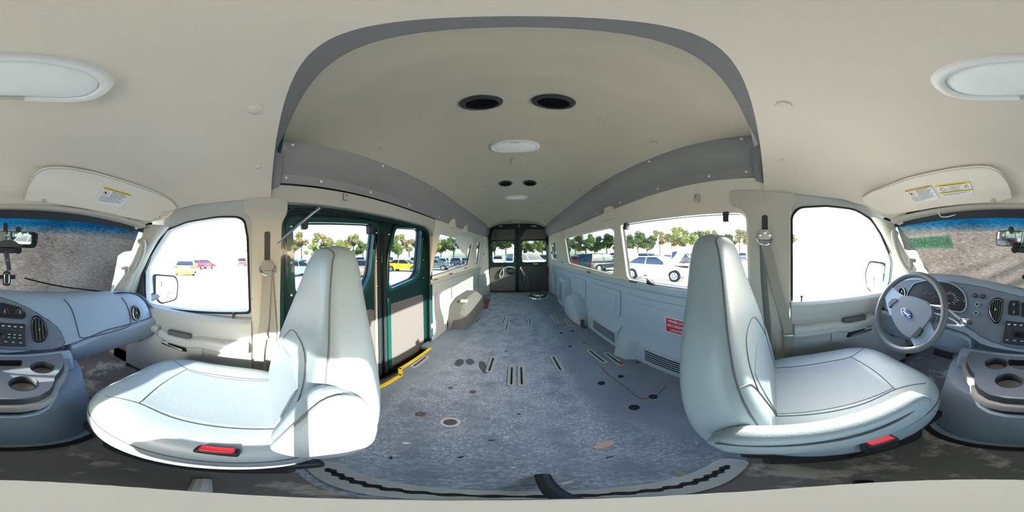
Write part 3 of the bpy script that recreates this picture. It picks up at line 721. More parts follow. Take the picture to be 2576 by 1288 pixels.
# permit sticker inside the windshield
q = [ws(*p) for p in [(2286, 600), (2394, 592), (2402, 624), (2308, 626)]]
m = bpy.data.materials.new('green_sticker'); m.use_nodes = True; t = m.node_tree; t.nodes['Principled BSDF'].inputs['Base Color'].default_value = (*lin((175, 215, 190)), 1)
tr = t.nodes.new('ShaderNodeBsdfTransparent'); mx = t.nodes.new('ShaderNodeMixShader'); mx.inputs[0].default_value = 0.30; tr.inputs[0].default_value = (0.6, 0.9, 0.75, 1)
t.links.new(tr.outputs[0], mx.inputs[1]); t.links.new(t.nodes['Principled BSDF'].outputs[0], mx.inputs[2]); t.links.new(mx.outputs[0], t.nodes['Material Output'].inputs[0]); M['green_sticker'] = m
mat('green_ink', (104, 156, 128), 0.6)
bm = new(); grid(bm, lambda u, v: (lambda p: Vector((p.x, wy(p.x, p.z)+0.012, p.z)))(q[3].lerp(q[2], u).lerp(q[0].lerp(q[1], u), v)), 10, 2, (0, -0.001, 0))
gs = tag(obj('windshield_sticker', bm, 'green_sticker'), 'green translucent number sticker seen reversed on the windshield', 'sticker')
c = (q[0]+q[1]+q[2]+q[3])/4; u = (q[0]-q[1]); u.normalize(); n = Vector((-0.3, 1, 0.0)).normalized(); v = Vector((0, 0, 1)); v = (v-u*v.dot(u)).normalized()
c.y = wy(c.x, c.z)+0.022; c -= u*-0.01
text_mesh('A0EB4603', 0.072, c, u, v, Vector((0, 1, 0)), 'green_ink', gs, bold=0.0015, sx=0.8)
q = [ws(*p) for p in [(2252, 548), (2266, 546), (2276, 563), (2262, 566)]]
bm = new(); plate(bm, [(0, 0), (1, 0), (1, 1), (0, 1)], [], lambda a, b: q[3].lerp(q[2], a).lerp(q[0].lerp(q[1], a), b)+Vector((0, 0.012, 0)), lambda a, b: q[3].lerp(q[2], a).lerp(q[0].lerp(q[1], a), b)+Vector((0, 0.010, 0)))
tag(obj('inspection_sticker', bm, 'paper'), 'small white printed sticker in the top driver-side corner of the windshield', 'sticker')

# wipers lying between glass and tarp, loose white cord at the header
for pts, lab in (([(62, 700), (110, 712), (160, 722), (215, 729), (268, 735)], 'passenger side'), ([(2410, 700), (2450, 706), (2500, 714), (2545, 722), (2574, 728)], 'driver side')):
    bm = new(); P_ = [ws(*p) for p in pts]; tube(bm, [Vector((p.x, wy(p.x, p.z)-0.010, p.z)) for p in P_], 0.0045, 6, 3)
    tag(obj('wiper', bm, 'black'), 'black windshield wiper resting low on the glass, '+lab, 'wiper')
bm = new(); tube(bm, [ws(*p)+Vector((0, 0.03, 0)) for p in [(2369, 532), (2369, 540), (2374, 547), (2382, 549), (2396, 547), (2410, 543)]], 0.0022, 6, 4); tag(obj('cord', bm, 'white'), 'thin white cord dangling at the top of the windshield on the driver side', 'cord')
# ---------------------------------------------------------------- front doors
DW = {1: yz([(1994, 545), (2010, 524), (2080, 520), (2150, 528), (2190, 552), (2215, 590), (2243, 655), (2237, 712), (2219, 744), (2096, 757), (1994, 762)]),
      -1: yz([(627, 785), (368, 768), (366, 731), (366, 668), (392, 623), (420, 580), (470, 560), (549, 547), (597, 547), (613, 556), (621, 600)])}
for s in (1, -1):
    side = 'driver' if s > 0 else 'passenger'
    root = sroot('door_5' if s > 0 else 'door_6', (s*0.86, -0.45, 0.0), '%s door with its armrest and window seen from inside' % side, 'door')
    W = rpoly(DW[s], [0.02, 0.03, 0.0, 0.04, 0.04, 0.0, 0.04, 0.03, 0.02, 0, 0.01] if s > 0 else 0.02, 4)
    zs = 0.665 if s > 0 else 0.60
    y0 = -0.088 if s > 0 else -0.05
    O = [(y0, zs-0.05), (y0, 1.19), (y0, 1.26), (-0.45, 1.25), (-0.62, 1.185), (-0.78, 1.05), (-1.0, 0.74), (-1.0, zs-0.05)]
    bm = new(); plate(bm, O, [W], wmap(s, 0.0), wmap(s, 0.06)); obj('door_frame', bm, 'door_trim', root, bev=0.01)
    cx = sum(p[0] for p in W)/len(W); cz = sum(p[1] for p in W)/len(W)
    def sc(k): return [((a-cx)*k+cx, (b-cz)*k+cz) for a, b in W]
    bm = new(); plate(bm, sc(1.03), [sc(0.995)], wmap(s, 0.004), wmap(s, -0.006)); obj('window_seal', bm, 'rubber', root, bev=0.003)
    bm = new(); plate(bm, sc(1.02), [], wmap(s, 0.035), wmap(s, 0.039)); obj('pane', bm, 'glass_clear', root)
    # inner panel: profile swept front to back
    prof = [(0.845, zs), (0.825, zs-0.002), (0.80, zs-0.02), (0.792, zs-0.055), (0.797, zs-0.10), (0.805, zs-0.115), (0.808, 0.45), (0.806, 0.30), (0.80, 0.16), (0.80, 0.05)]
    bm = new(); n = len(prof)-1
    def f(u, v):
        i = min(int(v*n), n-1); t = v*n-i; a, b = prof[i], prof[i+1]; y = lerp(y0, -1.0, u)
        return (s*lerp(a[0], b[0], t), y, lerp(a[1], b[1], t))
    grid(bm, f, 20, n*3, (s*0.05, 0, 0)); pn = obj('door_panel', bm, 'door_trim', root, ang=50)
    za = zs-0.125
    # armrest
    bm = new(); rings = []
    for k in range(15):
        t = k/14; y = lerp(y0-0.01, -0.56, t); dz = 0.018*sm((t-0.5)/0.12)*(1-sm((t-0.85)/0.1)) if True else 0
        w_ = 0.062-0.012*t; top = za-dz; hh = 0.068-0.01*t
        rings.append([Vector((s*0.815, y, top+0.004)), Vector((s*(0.815-w_*0.8), y, top)), Vector((s*(0.812-w_), y, top-0.012)), Vector((s*(0.812-w_), y, top-hh+0.01)), Vector((s*(0.815-w_*0.7), y, top-hh)), Vector((s*0.815, y, top-hh-0.004))])
    loft(bm, rings); obj('armrest', bm, 'door_trim', root, ang=50, bev=0.008)
    # pull cup
    bm = new(); bb(bm, s*0.775, s*0.80, -0.50, -0.36, za-0.02, za+0.012); obj('pull_cup', bm, 'seam', root, bev=0.004)
    # switch panel: the armrest runs forward and fades into the door skin
    bm = new(); rings = []
    for k in range(9):
        t = k/8; y = lerp(-0.565, -0.84, t); w_ = lerp(0.052, 0.012, t**1.6); tp = za+0.012+0.03*t
        rings.append([Vector((s*0.815, y, tp+0.006)), Vector((s*(0.812-w_*0.75), y, tp)), Vector((s*(0.812-w_), y, tp-0.014)), Vector((s*(0.812-w_*0.8), y, tp-0.045)), Vector((s*0.815, y, tp-0.06))])
    loft(bm, rings); sp = obj('switch_panel', bm, 'door_trim', root, ang=50, bev=0.004)
    for j, yy in enumerate((-0.63, -0.665, -0.72) if s > 0 else (-0.64, -0.69)):
        bm = new(); box(bm, (s*0.785, yy, za+0.018+0.03*(-yy-0.565)/0.275), (0.018, 0.026, 0.010), Matrix.Rotation(s*-0.15, 3, 'Y')); obj('switch', bm, 'black', sp, bev=0.003)
    # handle recess
    zh = za-0.10
    bm = new(); plate(bm, rpoly([(-0.30, zh-0.05), (-0.30, zh+0.04), (-0.60, zh+0.05), (-0.62, zh-0.02), (-0.5, zh-0.055)], 0.03), [], lmap(s, 0.795), lmap(s, 0.812)); hb = obj('handle_bezel', bm, 'door_trim', root, bev=0.006)
    bm = new(); plate(bm, rpoly([(-0.38, zh-0.025), (-0.40, zh+0.02), (-0.54, zh+0.025), (-0.56, zh-0.01)], 0.02), [], lmap(s, 0.792), lmap(s, 0.796)); obj('handle_recess', bm, 'black', hb, bev=0.002)
    bm = new(); loft(bm, [[Vector((s*x_, y, z)) for x_, z in ((0.792, zh+0.006+e), (0.776, zh+0.004+e), (0.774, zh-0.008+e), (0.792, zh-0.012+e))] for y, e in ((-0.405, -0.006), (-0.45, 0.0), (-0.51, 0.01), (-0.545, 0.015))])
    obj('door_handle', bm, 'metal' if s < 0 else 'steel_dull', root, bev=0.004)
    bm = new(); box(bm, (s*0.782, -0.52, zh+0.018), (0.02, 0.05, 0.014)); obj('lock_lever', bm, 'door_trim' , root, bev=0.005)
    # speaker area + lock pin
    bm = new(); plate(bm, ell(-0.80, 0.40, 0.12, 0.10, 28), [], lmap(s, 0.80), lmap(s, 0.812)); obj('speaker_cover', bm, 'panel_gray', root, bev=0.004)
    bm = new(); lathe(bm, [(0, 0), (0.004, 0), (0.004, 0.02), (0.007, 0.024), (0.006, 0.034), (0, 0.035)], (s*0.832, -0.145, zs-0.004), (0, 0, 1), 10); obj('lock_pin', bm, 'black', root)
    # mirror sail
    bm = new()
    if s > 0: plate(bm, [(-0.86, 0.66), (-1.0, 0.66), (-1.0, 0.80), (-0.80, 1.0), (-0.775, 0.97), (-0.845, 0.76)], [], wmap(s, -0.012), wmap(s, 0.01))
    else: plate(bm, [(-0.735, 0.61), (-0.95, 0.61), (-0.95, 0.74), (-0.72, 0.92), (-0.665, 0.93), (-0.735, 0.80)], [], wmap(s, -0.012), wmap(s, 0.01))
    obj('mirror_sail', bm, 'panel_gray', root, bev=0.004)
    # outside mirror
    if s < 0:
        nn = Vector((0.47, 0.88, 0)); c0 = [hit(*p, (-1.06, -0.72, 0), nn) for p in ((388, 693), (440, 697), (446, 715), (442, 752), (405, 762), (392, 745))]
    else:
        nn = Vector((-0.47, 0.88, 0)); c0 = [hit(*p, (1.06, -0.76, 0), nn) for p in ((2226, 665), (2188, 660), (2178, 690), (2183, 725), (2205, 739), (2222, 722))]
    mr = tag(thing('side_mirror', '', 'mirror', (s*1.04, c0[0].y, 0.56)), 'outside mirror beyond the %s door window' % side, 'mirror')
    ctr = sum(c0, Vector())/len(c0); uu = Vector((0, 1, 0)); nn.normalize(); vv = Vector((0, 0, 1)); uu = vv.cross(nn)
    P2 = [((p-ctr).dot(uu), (p-ctr).z) for p in c0]
    P2 = rpoly(P2, 0.03)
    bm = new(); plate(bm, [(a*1.16, b*1.13) for a, b in P2], [], lambda a, b: ctr+uu*a+vv*b, lambda a, b: ctr+uu*a*0.8+vv*b*0.85-nn*0.09); obj('housing', bm, 'dark_plastic', mr, bev=0.01)
    bm = new(); plate(bm, P2, [], lambda a, b: ctr+uu*a+vv*b+nn*0.004, lambda a, b: ctr+uu*a+vv*b+nn*0.001); obj('glass', bm, 'mirror', mr)
    bm = new(); plate(bm, ell(0.04 if s < 0 else -0.03, -0.055, 0.035, 0.033, 24), [], lambda a, b: ctr+uu*a+vv*b+nn*0.010, lambda a, b: ctr+uu*a+vv*b+nn*0.002); bsm = obj('blind_spot_mirror', bm, 'mirror', mr)
    bm = new(); tube(bm, [(s*0.88, ctr.y-0.08, ctr.z-0.06), (s*0.95, ctr.y-0.07, ctr.z-0.06), tuple(ctr-nn*0.05+Vector((0, 0, -0.04)))], [0.04, 0.035, 0.03], 8); obj('arm', bm, 'steel_dull', mr, bev=0.0)

    # B-pillar trim
    bm = new()
    if s > 0:
        O = rpoly([(0.215, 1.245), (0.215, 1.165), (0.125, 1.12), (0.118, 0.62), (0.118, 0.06), (-0.080, 0.06), (-0.080, 1.14), (-0.112, 1.17), (-0.108, 1.215)], [0.03, 0.03, 0.05, 0, 0, 0.0, 0.03, 0.03, 0.04])
    else:
        O = rpoly([(0.126, 1.225), (0.126, 1.15), (0.098, 1.10), (0.094, 0.06), (-0.046, 0.06), (-0.050, 1.12), (-0.088, 1.15), (-0.088, 1.22)], [0.03, 0.03, 0.03, 0, 0, 0.03, 0.03, 0.03])
    def bm_in(y, z): return Vector((s*((xw(z) if z > 0.70 else 0.85)-0.022), y, z))
    def bm_out(y, z): return Vector((s*((xw(z) if z > 0.70 else 0.85)+0.02), y, z))
    # split at the belt so the sheet can bend
    up_ = [p for p in O if p[1] >= 0.70]; 
    yb0 = -0.080 if s > 0 else -0.050; yb1 = 0.118 if s > 0 else 0.094
    k0 = min(range(len(up_)), key=lambda i: up_[i][1])
    poly = [(yb1, 0.70)] 
    upper = O[:]
    upper = [(y, max(z, 0.70)) for y, z in upper]
    seen = []; 
    for p in upper:
        if not seen or (abs(seen[-1][0]-p[0])+abs(seen[-1][1]-p[1])) > 1e-4: seen.append(p)
    plate(bm, seen, [], bm_in, bm_out)
    bt_ = struct(obj('trim_8' if s > 0 else 'trim_9', bm, 'beige_plastic', bev=0.006), 'beige pillar trim behind the %s door' % side, 'pillar trim')
    bm = new(); plate(bm, [(yb0, 0.05), (yb1, 0.05), (yb1, 0.71), (yb0, 0.71)], [], bm_in, bm_out); obj('lower_trim', bm, 'beige_plastic', bt_, bev=0.004)
    # belt slot, ring, webbing
    yr = 0.042 if s > 0 else 0.028
    zt, zb2 = (1.10, 1.0) if s > 0 else (1.05, 0.90)
    za1, za2 = (1.105, 1.0) if s > 0 else (1.055, 0.905)
    bm = new(); plate(bm, rrect(yr, (za1+za2)/2, 0.028, za1-za2, 0.012), [], wmap(s, -0.026), wmap(s, -0.02)); obj('height_slot', bm, 'black', bt_, bev=0.002)
    zr = 1.0 if s > 0 else 0.885
    sbk = thing('seat_belt', '%s seat belt hanging from its chrome ring on the pillar' % side, 'seat belt', (s*0.78, yr, 0.1))
    xr = xw(zr)-0.045
    bm = new(); lathe_pts = [Vector((s*xr, yr+0.036*math.cos(a), zr-0.012+0.030*math.sin(a))) for a in [2*PI*i/28 for i in range(28)]]; tube(bm, lathe_pts, 0.005, 8, closed=True); obj('ring', bm, 'chrome', sbk)
    bm = new(); plate(bm, rpoly([(yr-0.02, zr+0.03), (yr+0.02, zr+0.03), (yr+0.034, zr), (yr+0.026, zr-0.018), (yr-0.026, zr-0.018), (yr-0.034, zr)], 0.01), [], lmap(s, xr-0.008), lmap(s, xr+0.02)); obj('anchor_cover', bm, 'belt' if s < 0 else 'metal', sbk, bev=0.004)
    if s > 0:
        for dy in (-0.022, 0, 0.022):
            bm = new(); lathe(bm, [(0, 0), (0.008, 0), (0.007, 0.004), (0, 0.005)], (s*(xr-0.008), yr+dy, zr+0.004+(0.012 if dy == 0 else 0)), (-s, 0, 0), 10); obj('anchor_bolt', bm, 'chrome', sbk)
    def strap(nm, pts, w_, m_):
        bm = new(); R = []
        for i, (p, d) in enumerate(pts):
            p = Vector(p); d = Vector(d).normalized(); R.append((p-d*w_/2, p+d*w_/2))
        th = Vector((s*0.0015, 0, 0.0005))
        loft(bm, [[a-th, b-th, b+th, a+th] for a, b in R]); return obj(nm, bm, m_, sbk, ang=60)
    if s < 0:
        strap('webbing', [((-xr, yr, zr-0.02), (0, 1, 0)), ((-0.785, 0.012, 0.60), (0, 1, 0)), ((-0.79, -0.01, 0.42), (0, 1, 0.05)), ((-0.79, -0.02, 0.18), (0, 1, 0))], 0.046, 'belt')
        strap('webbing', [((-xr-0.01, yr+0.006, zr-0.02), (0.3, 1, 0)), ((-0.81, 0.055, 0.55), (0.3, 1, 0)), ((-0.815, 0.05, 0.2), (0.3, 1, 0))], 0.040, 'belt')
        p = Vector((-0.782, 0.0, 0.515))
        bm = new(); plate(bm, rrect(p.y, p.z, 0.06, 0.03, 0.012), [], xmap(p.x+0.006), xmap(p.x-0.004)); obj('tongue', bm, 'white_plastic', sbk, bev=0.003)
        bm = new(); plate(bm, rrect(p.y-0.012, p.z-0.045, 0.022, 0.05, 0.004), [], xmap(p.x+0.003), xmap(p.x)); obj('label', bm, 'paper', sbk)
    else:
        strap('webbing', [((xr, yr, zr-0.02), (0, 1, 0)), ((0.79, 0.0, 0.80), (0, 1, -0.15)), ((0.785, -0.05, 0.62), (0, 1, -0.3)), ((0.78, -0.075, 0.50), (0, 1, -0.2)), ((0.78, -0.07, 0.2), (0, 1, 0))], 0.046, 'belt')
        strap('webbing', [((xr+0.01, yr+0.01, zr-0.02), (0.6, 1, 0)), ((0.81, 0.05, 0.80), (0.6, 1, 0)), ((0.815, 0.03, 0.55), (0.6, 1, 0)), ((0.82, 0.02, 0.2), (0.6, 1, 0))], 0.038, 'belt_gray')
        bm = new(); bb(bm, 0.755, 0.775, -0.105, -0.045, 0.485, 0.50); obj('tongue', bm, 'chrome', sbk, bev=0.002)

# A-pillar trims: from the windshield edge to the door window's front edge
def hat(s, k):
    a = [(362, 566), (352, 610), (330, 660), (305, 700), (277, 738)] if s < 0 else [(2250, 560), (2262, 600), (2282, 640), (2300, 672), (2316, 700)]
    return ws(*a[k])
def hatd(s, k):
    b = [(428, 570), (398, 604), (378, 640), (355, 690), (340, 748)] if s < 0 else [(2190, 545), (2216, 585), (2240, 630), (2262, 680), (2270, 720)]
    return hitW(*b[k], -0.02)
for s in (-1, 1):
    bm = new(); rings = []
    for k in range(5):
        a, b = hat(s, k), hatd(s, k); mid = (a+b)/2+Vector((-s*0.015, 0.03, 0))
        out_ = Vector((s*0.05, -0.05, 0))
        rings.append([a+Vector((0, 0.004, 0)), a.lerp(mid, 0.6)+Vector((-s*0.006, 0.008, 0)), mid, mid.lerp(b, 0.5)+Vector((-s*0.005, 0.004, 0)), b, b+out_*0.8, a+out_*0.6])
    loft(bm, rings); ap = struct(obj('trim_10' if s < 0 else 'trim_11', bm, 'beige_plastic', ang=60, bev=0.003), 'beige windshield pillar trim on the %s side' % ('passenger' if s < 0 else 'driver'), 'pillar trim')
    # grab handle
    gp = [(359, 606), (361, 625), (354, 650), (338, 680), (322, 697), (318, 685), (319, 675)] if s < 0 else [(2248, 585), (2252, 610), (2262, 640), (2277, 668), (2287, 676), (2293, 668), (2290, 656)]
    pts = []
    for k, (a, b) in enumerate(gp):
        base = solve(a, b, lambda p: p.y-(wy(p.x, p.z)+0.075)) if not (s < 0 and k in (5, 6)) else solve(a, b, lambda p: p.y-(wy(p.x, p.z)+0.03))
        pts.append(base)
    bm = new(); tube(bm, [pts[0]+Vector((s*0.02, -0.04, 0))]+pts+[pts[-1]+Vector((s*0.0, -0.04, 0))], [0.016, 0.015, 0.013, 0.012, 0.012, 0.013, 0.013, 0.014, 0.012], 10, 5)
    obj('grab_handle', bm, 'beige_plastic', ap, ang=60)
    # cap where the pillar meets the headliner
# upper windshield header trim
bm = new(); grid(bm, lambda u, v: (lerp(-0.68, 0.68, u), wy(lerp(-0.68, 0.68, u), 1.14)+lerp(0.0, 0.035, v), (1.155-0.065*abs(2*u-1)**3)+0.004*v), 30, 3, (0, 0, 0.02))
struct(obj('trim_12', bm, 'beige_plastic', ang=60), 'beige header trim along the top of the windshield', 'header trim')
# outer body skin: closes the cab and roof from daylight
bm = new()
grid(bm, lambda u, v: (lerp(-0.92, 0.92, u), lerp(-0.88, 0.08, v)+0.22*abs(2*u-1)**2.2*(1-v), 1.42+0.06*v-0.17*abs(2*u-1)**4-(0.16*(1-v)**6)), 16, 14, (0, 0, 0.03))
grid(bm, lambda u, v: (lerp(-0.9, 0.9, u), lerp(0.06, 4.2, v), 1.88-0.5*abs(2*u-1)**5-0.25*(1-sm(v*6))), 20, 16, (0, 0, 0.03))
for s in (-1, 1):
    bb(bm, s*0.835, s*0.93, 0.03, 4.2, 1.235, 1.45); bb(bm, s*0.80, s*0.93, -0.50, 0.05, 1.255, 1.42)
    bb(bm, s*0.90, s*0.925, 1.44 if s < 0 else 0.06, 4.2, -0.25, 0.66); bb(bm, s*0.90, s*0.92, -0.95, 0.08, -0.25, 0.55)
bb(bm, -0.9, 0.9, -1.6, -1.5, -0.2, 0.5)
struct(obj('wall_outer', bm, 'green_paint'), 'dark green outer body skin of the van', 'van body')
# ================================================================ text / sticker helpers on an arbitrary mapped surface
def text2d(s, size, bold=0.0, align='CENTER'):
    cu = bpy.data.curves.new('t', 'FONT'); cu.body = s; cu.size = size; cu.align_x = align; cu.align_y = 'CENTER'; cu.offset = bold; cu.resolution_u = 2; cu.space_line = 0.95
    to = bpy.data.objects.new('t', cu); COL.objects.link(to); dg = bpy.context.evaluated_depsgraph_get(); dg.update()
    me = bpy.data.meshes.new_from_object(to.evaluated_get(dg)); bm = new(); bm.from_mesh(me)
    bpy.data.objects.remove(to); bpy.data.meshes.remove(me); return bm
def tmap(s, cx, cy, w_, h_, f, m, parent, name='lettering', bold=0.0):
    """text squeezed into a box of w_ x h_ centred at cx, cy of the mapped sheet"""
    bm = text2d(s, 1.0, bold); xs = [v.co.x for v in bm.verts]; ys = [v.co.y for v in bm.verts]
    x0, x1, y0, y1 = min(xs), max(xs), min(ys), max(ys)
    for v in bm.verts: v.co = f(cx+(v.co.x-(x0+x1)/2)/(x1-x0)*w_, cy+(v.co.y-(y0+y1)/2)/(y1-y0)*h_)
    return obj(name, bm, m, parent)
# headliner collision tree
def bvh_of(fn, nu, nv):
    vs = []; fs = []
    for i in range(nu+1):
        for j in range(nv+1): vs.append(Vector(fn(i/nu, j/nv)))
    for i in range(nu):
        for j in range(nv): a = i*(nv+1)+j; fs.append((a, a+nv+1, a+nv+2, a+1))
    return BVHTree.FromPolygons(vs, fs)
HB = bvh_of(head, 96, 80); RB = bvh_of(roof, 96, 120)
def drop(px, py, off=0.0, T=None):
    v = ray(px, py); r = (T or HB).ray_cast(Vector((0, 0, H)), v)
    p = r[0] if r[0] is not None else Vector((0, 0, H))+v*0.9
    return p-v*off
# ---------------------------------------------------------------- sun visors
def resample(pts, n):
    L = [0]
    for a, b in zip(pts, pts[1:]): L.append(L[-1]+math.hypot(b[0]-a[0], b[1]-a[1]))
    out = []
    for i in range(n+1):
        d = L[-1]*i/n; k = 0
        while k < len(L)-2 and L[k+1] < d: k += 1
        t = (d-L[k])/max(1e-9, L[k+1]-L[k]); out.append((lerp(pts[k][0], pts[k+1][0], t), lerp(pts[k][1], pts[k+1][1], t)))
    return out
VIS = {-1: ([(60, 500), (68, 468), (85, 437), (105, 423), (135, 418), (180, 421), (240, 433), (300, 450), (360, 470), (400, 486), (432, 503), (444, 520)],
            [(62, 503), (112, 508), (140, 512), (200, 522), (260, 535), (320, 548), (365, 555), (400, 555), (425, 545), (442, 526)]),
       1: ([(2546, 494), (2546, 486), (2536, 457), (2518, 432), (2493, 418), (2457, 416), (2393, 423), (2339, 434), (2286, 446), (2221, 470), (2189, 482), (2169, 496)],
           [(2545, 498), (2514, 507), (2428, 512), (2357, 521), (2321, 528), (2260, 537), (2228, 538), (2200, 525), (2172, 508)])}
VROOT = {}
for s in (-1, 1):
    n = 30; T_, B_ = resample(VIS[s][0], n), resample(VIS[s][1], n)
    side = 'passenger' if s < 0 else 'driver'
    # flat-ish visor board: distance to the headliner plus a constant gap
    def vp(u, v, off):
        i = min(int(u*n), n-1); t = u*n-i
        a = (lerp(B_[i][0], B_[i+1][0], t), lerp(B_[i][1], B_[i+1][1], t)); b = (lerp(T_[i][0], T_[i+1][0], t), lerp(T_[i][1], T_[i+1][1], t))
        return drop(lerp(a[0], b[0], v), lerp(a[1], b[1], v), off)
    bm = new(); A = [[vp(i/n, j/12, 0.022) for j in range(13)] for i in range(n+1)]; B = [[vp(i/n, j/12, 0.004) for j in range(13)] for i in range(n+1)]
    ra = [[bm.verts.new(p) for p in r] for r in A]; rb = [[bm.verts.new(p) for p in r] for r in B]
    for i in range(n):
        for j in range(12): bm.faces.new([ra[i][j], ra[i+1][j], ra[i+1][j+1], ra[i][j+1]]); bm.faces.new([rb[i][j+1], rb[i+1][j+1], rb[i+1][j], rb[i][j]])
    e = [(i, 0) for i in range(n+1)]+[(n, j) for j in range(1, 13)]+[(i, 12) for i in range(n-1, -1, -1)]+[(0, j) for j in range(11, 0, -1)]
    for (a, b), (c, d) in zip(e, e[1:]+e[:1]): bm.faces.new([ra[a][b], rb[a][b], rb[c][d], ra[c][d]])
    vr = thing('sun_visor', 'beige folded sun visor above the %s side of the windshield' % side, 'sun visor', tuple(vp(0.5, 0.5, 0.02)))
    obj('visor_board', bm, 'visor', vr, ang=50); VROOT[s] = vr
    edgep = [vp(i/n, 0.985, 0.0235) for i in range(n+1)]
    bm = new(); tube(bm, [vp(i/n, 0.95, 0.0225) for i in range(n+1)], 0.0022, 6); obj('edge_piping', bm, 'beige_plastic', vr)
    q = vp(0.13, 0.05, 0.024) if s < 0 else vp(0.13, 0.06, 0.024)
    bm = new(); lathe(bm, [(0, 0), (0.011, 0), (0.010, 0.004), (0, 0.004)], q, (0, 1, -0.4), 14); obj('clip', bm, 'beige_plastic', vr)
def bil(q):
    return lambda a, b: (lerp(lerp(q[3][0], q[2][0], a), lerp(q[0][0], q[1][0], a), b), lerp(lerp(q[3][1], q[2][1], a), lerp(q[0][1], q[1][1], a), b))
def vsticker(q, parent, kind, label):
    F_ = bil(q); f = lambda o: (lambda a, b: drop(*F_(a, b), 0.0235+o))
    bm = new(); grid(bm, lambda u, v: f(0.0005)(u, v), 8, 6)
    st = tag(obj('warning_label', bm, 'white'), label, 'label')
    def bar(x0, x1, y0, y1, m, o=0.0010, nm='print'):
        bm = new(); grid(bm, lambda u, v: f(o)(lerp(x0, x1, u), lerp(y0, y1, v)), 4, 1); return obj(nm, bm, m, st)
    def ring(cx, cy, r, m):
        bm = new(); tube(bm, [f(0.001)(cx+r*math.cos(t)*0.66, cy+r*math.sin(t)) for t in [2*PI*k/24 for k in range(24)]], 0.0009, 4, closed=True); obj('print', bm, m, st)
        bm = new(); tube(bm, [f(0.001)(cx-r*0.47, cy+r*0.7), f(0.001)(cx+r*0.47, cy-r*0.7)], 0.0009, 4); obj('print', bm, m, st)
    if kind == 'A':
        bar(0, 1, 0.86, 1, 'label_orange' if parent is VROOT[1] else 'label_yellow', nm='header_band')
        tmap('\u25b2WARNING  \u25b2AVERTISSEMENT', 0.5, 0.93, 0.92, 0.08, f(0.0016), 'ink', st, bold=0.01)
        ring(0.17, 0.66, 0.16, 'ink_red'); bar(0.13, 0.2, 0.60, 0.72, 'ink')
        for k in range(6): bar(0.36, 0.36+[0.45, 0.58, 0.55, 0.5, 0.44, 0.55][k], 0.80-k*0.066, 0.825-k*0.066, 'ink' if k == 0 else 'steel_dull')
        for k in range(6): bar(0.06, 0.06+[0.7, 0.84, 0.8, 0.82, 0.6, 0.4][k], 0.40-k*0.06, 0.42-k*0.06, 'ink' if k == 0 else 'steel_dull')
    else:
        bar(0, 1, 0.84, 1, 'yellow', nm='header_band'); bar(0, 1, 0.28, 0.40, 'yellow', nm='header_band')
        tmap('\u25b2WARNING: HIGHER ROLLOVER RISK', 0.5, 0.92, 0.74, 0.08, f(0.0016), 'ink', st, bold=0.01)
        tmap('\u25b2AVERTISSEMENT / RISQUE ELEVE DE CAPOTAGE', 0.5, 0.34, 0.90, 0.07, f(0.0016), 'ink', st, bold=0.01)
        for k in range(5): bar(0.34, 0.34+[0.38, 0.34, 0.30, 0.33, 0.36][k], 0.74-k*0.08, 0.765-k*0.08, 'steel_dull')
        for k in range(3): bar(0.08, 0.08+[0.84, 0.7, 0.5][k], 0.20-k*0.06, 0.22-k*0.06, 'steel_dull')
        bar(0.302, 0.306, 0.42, 0.84, 'ink'); bar(0.73, 0.734, 0.42, 0.84, 'ink')
        bm = new(); tube(bm, [f(0.001)(a, b) for a, b in ((0.08, 0.6), (0.12, 0.76), (0.22, 0.68), (0.25, 0.5), (0.16, 0.46), (0.08, 0.6))], 0.0012, 4); obj('print', bm, 'ink', st)
        bm = new(); tube(bm, [f(0.001)(a, b) for a, b in ((0.83, 0.78), (0.80, 0.55), (0.93, 0.55), (0.86, 0.74))], 0.0010, 4); tube(bm, [f(0.001)(0.80, 0.52), f(0.001)(0.90, 0.74)], 0.001, 4); obj('print', bm, 'ink', st)
vsticker([(262.7, 469), (331.8, 489.7), (303.5, 522), (239, 506.4)], VROOT[-1], 'A', 'white warning label with yellow header on the passenger sun visor')
vsticker([(2273.9, 479), (2340.7, 465.6), (2362.8, 501), (2299, 512)], VROOT[1], 'A', 'outer warning label with faded orange header on the driver sun visor')
vsticker([(2351.5, 467), (2439, 456), (2449, 487), (2368.6, 496)], VROOT[1], 'B', 'wide rollover warning label with two bright yellow bands on the driver sun visor')

# ---------------------------------------------------------------- ceiling fittings
mat('lens', (246, 247, 242), 0.35, var=0.03, vs=500, bump=0.6, bs=900)
def dome(cx, cy, hx, hy, zf, label, tilt=0.0):
    z0 = zf(cx, cy)
    r = thing('dome_light', label, 'ceiling light', (cx, cy, z0))
    f = lambda d: (lambda a, b: Vector((cx+a, cy+b, zf(cx+a, cy+b)-d)))
    out_ = ell(0, 0, hx, hy, 48, 2.4); inn = ell(0, 0, hx*0.86, hy*0.74, 48, 2.4)
    bm = new(); rings = []
    for k, d in ((1.0, 0.0), (0.985, 0.012), (0.95, 0.018), (0.89, 0.018), (0.86, 0.012), (0.86, 0.002)):
        ky = lerp(0.74, 1.0, (k-0.86)/0.14); rings.append([f(d)(a*k, b*ky) for a, b in out_])
    loft(bm, rings, cap=False); obj('bezel', bm, 'white_plastic', r, ang=60)
    bm = new(); rings = [[f(0.010+0.012*math.cos(t*PI/2))(a*math.sin(t*PI/2)*0.995 if t > 0 else a*0.001, b*math.sin(t*PI/2)*0.995 if t > 0 else b*0.001) for a, b in inn] for t in (0, 0.25, 0.5, 0.75, 1)]
    loft(bm, rings, cap=True); obj('lens', bm, 'lens', r, ang=60)
    bm = new(); box(bm, f(0.014)(0, -hy*0.80 if cy < 0 else -hy*0.8), (hx*0.34, hy*0.16, 0.010)); obj('switch', bm, 'beige_plastic', r, bev=0.002)
    return r
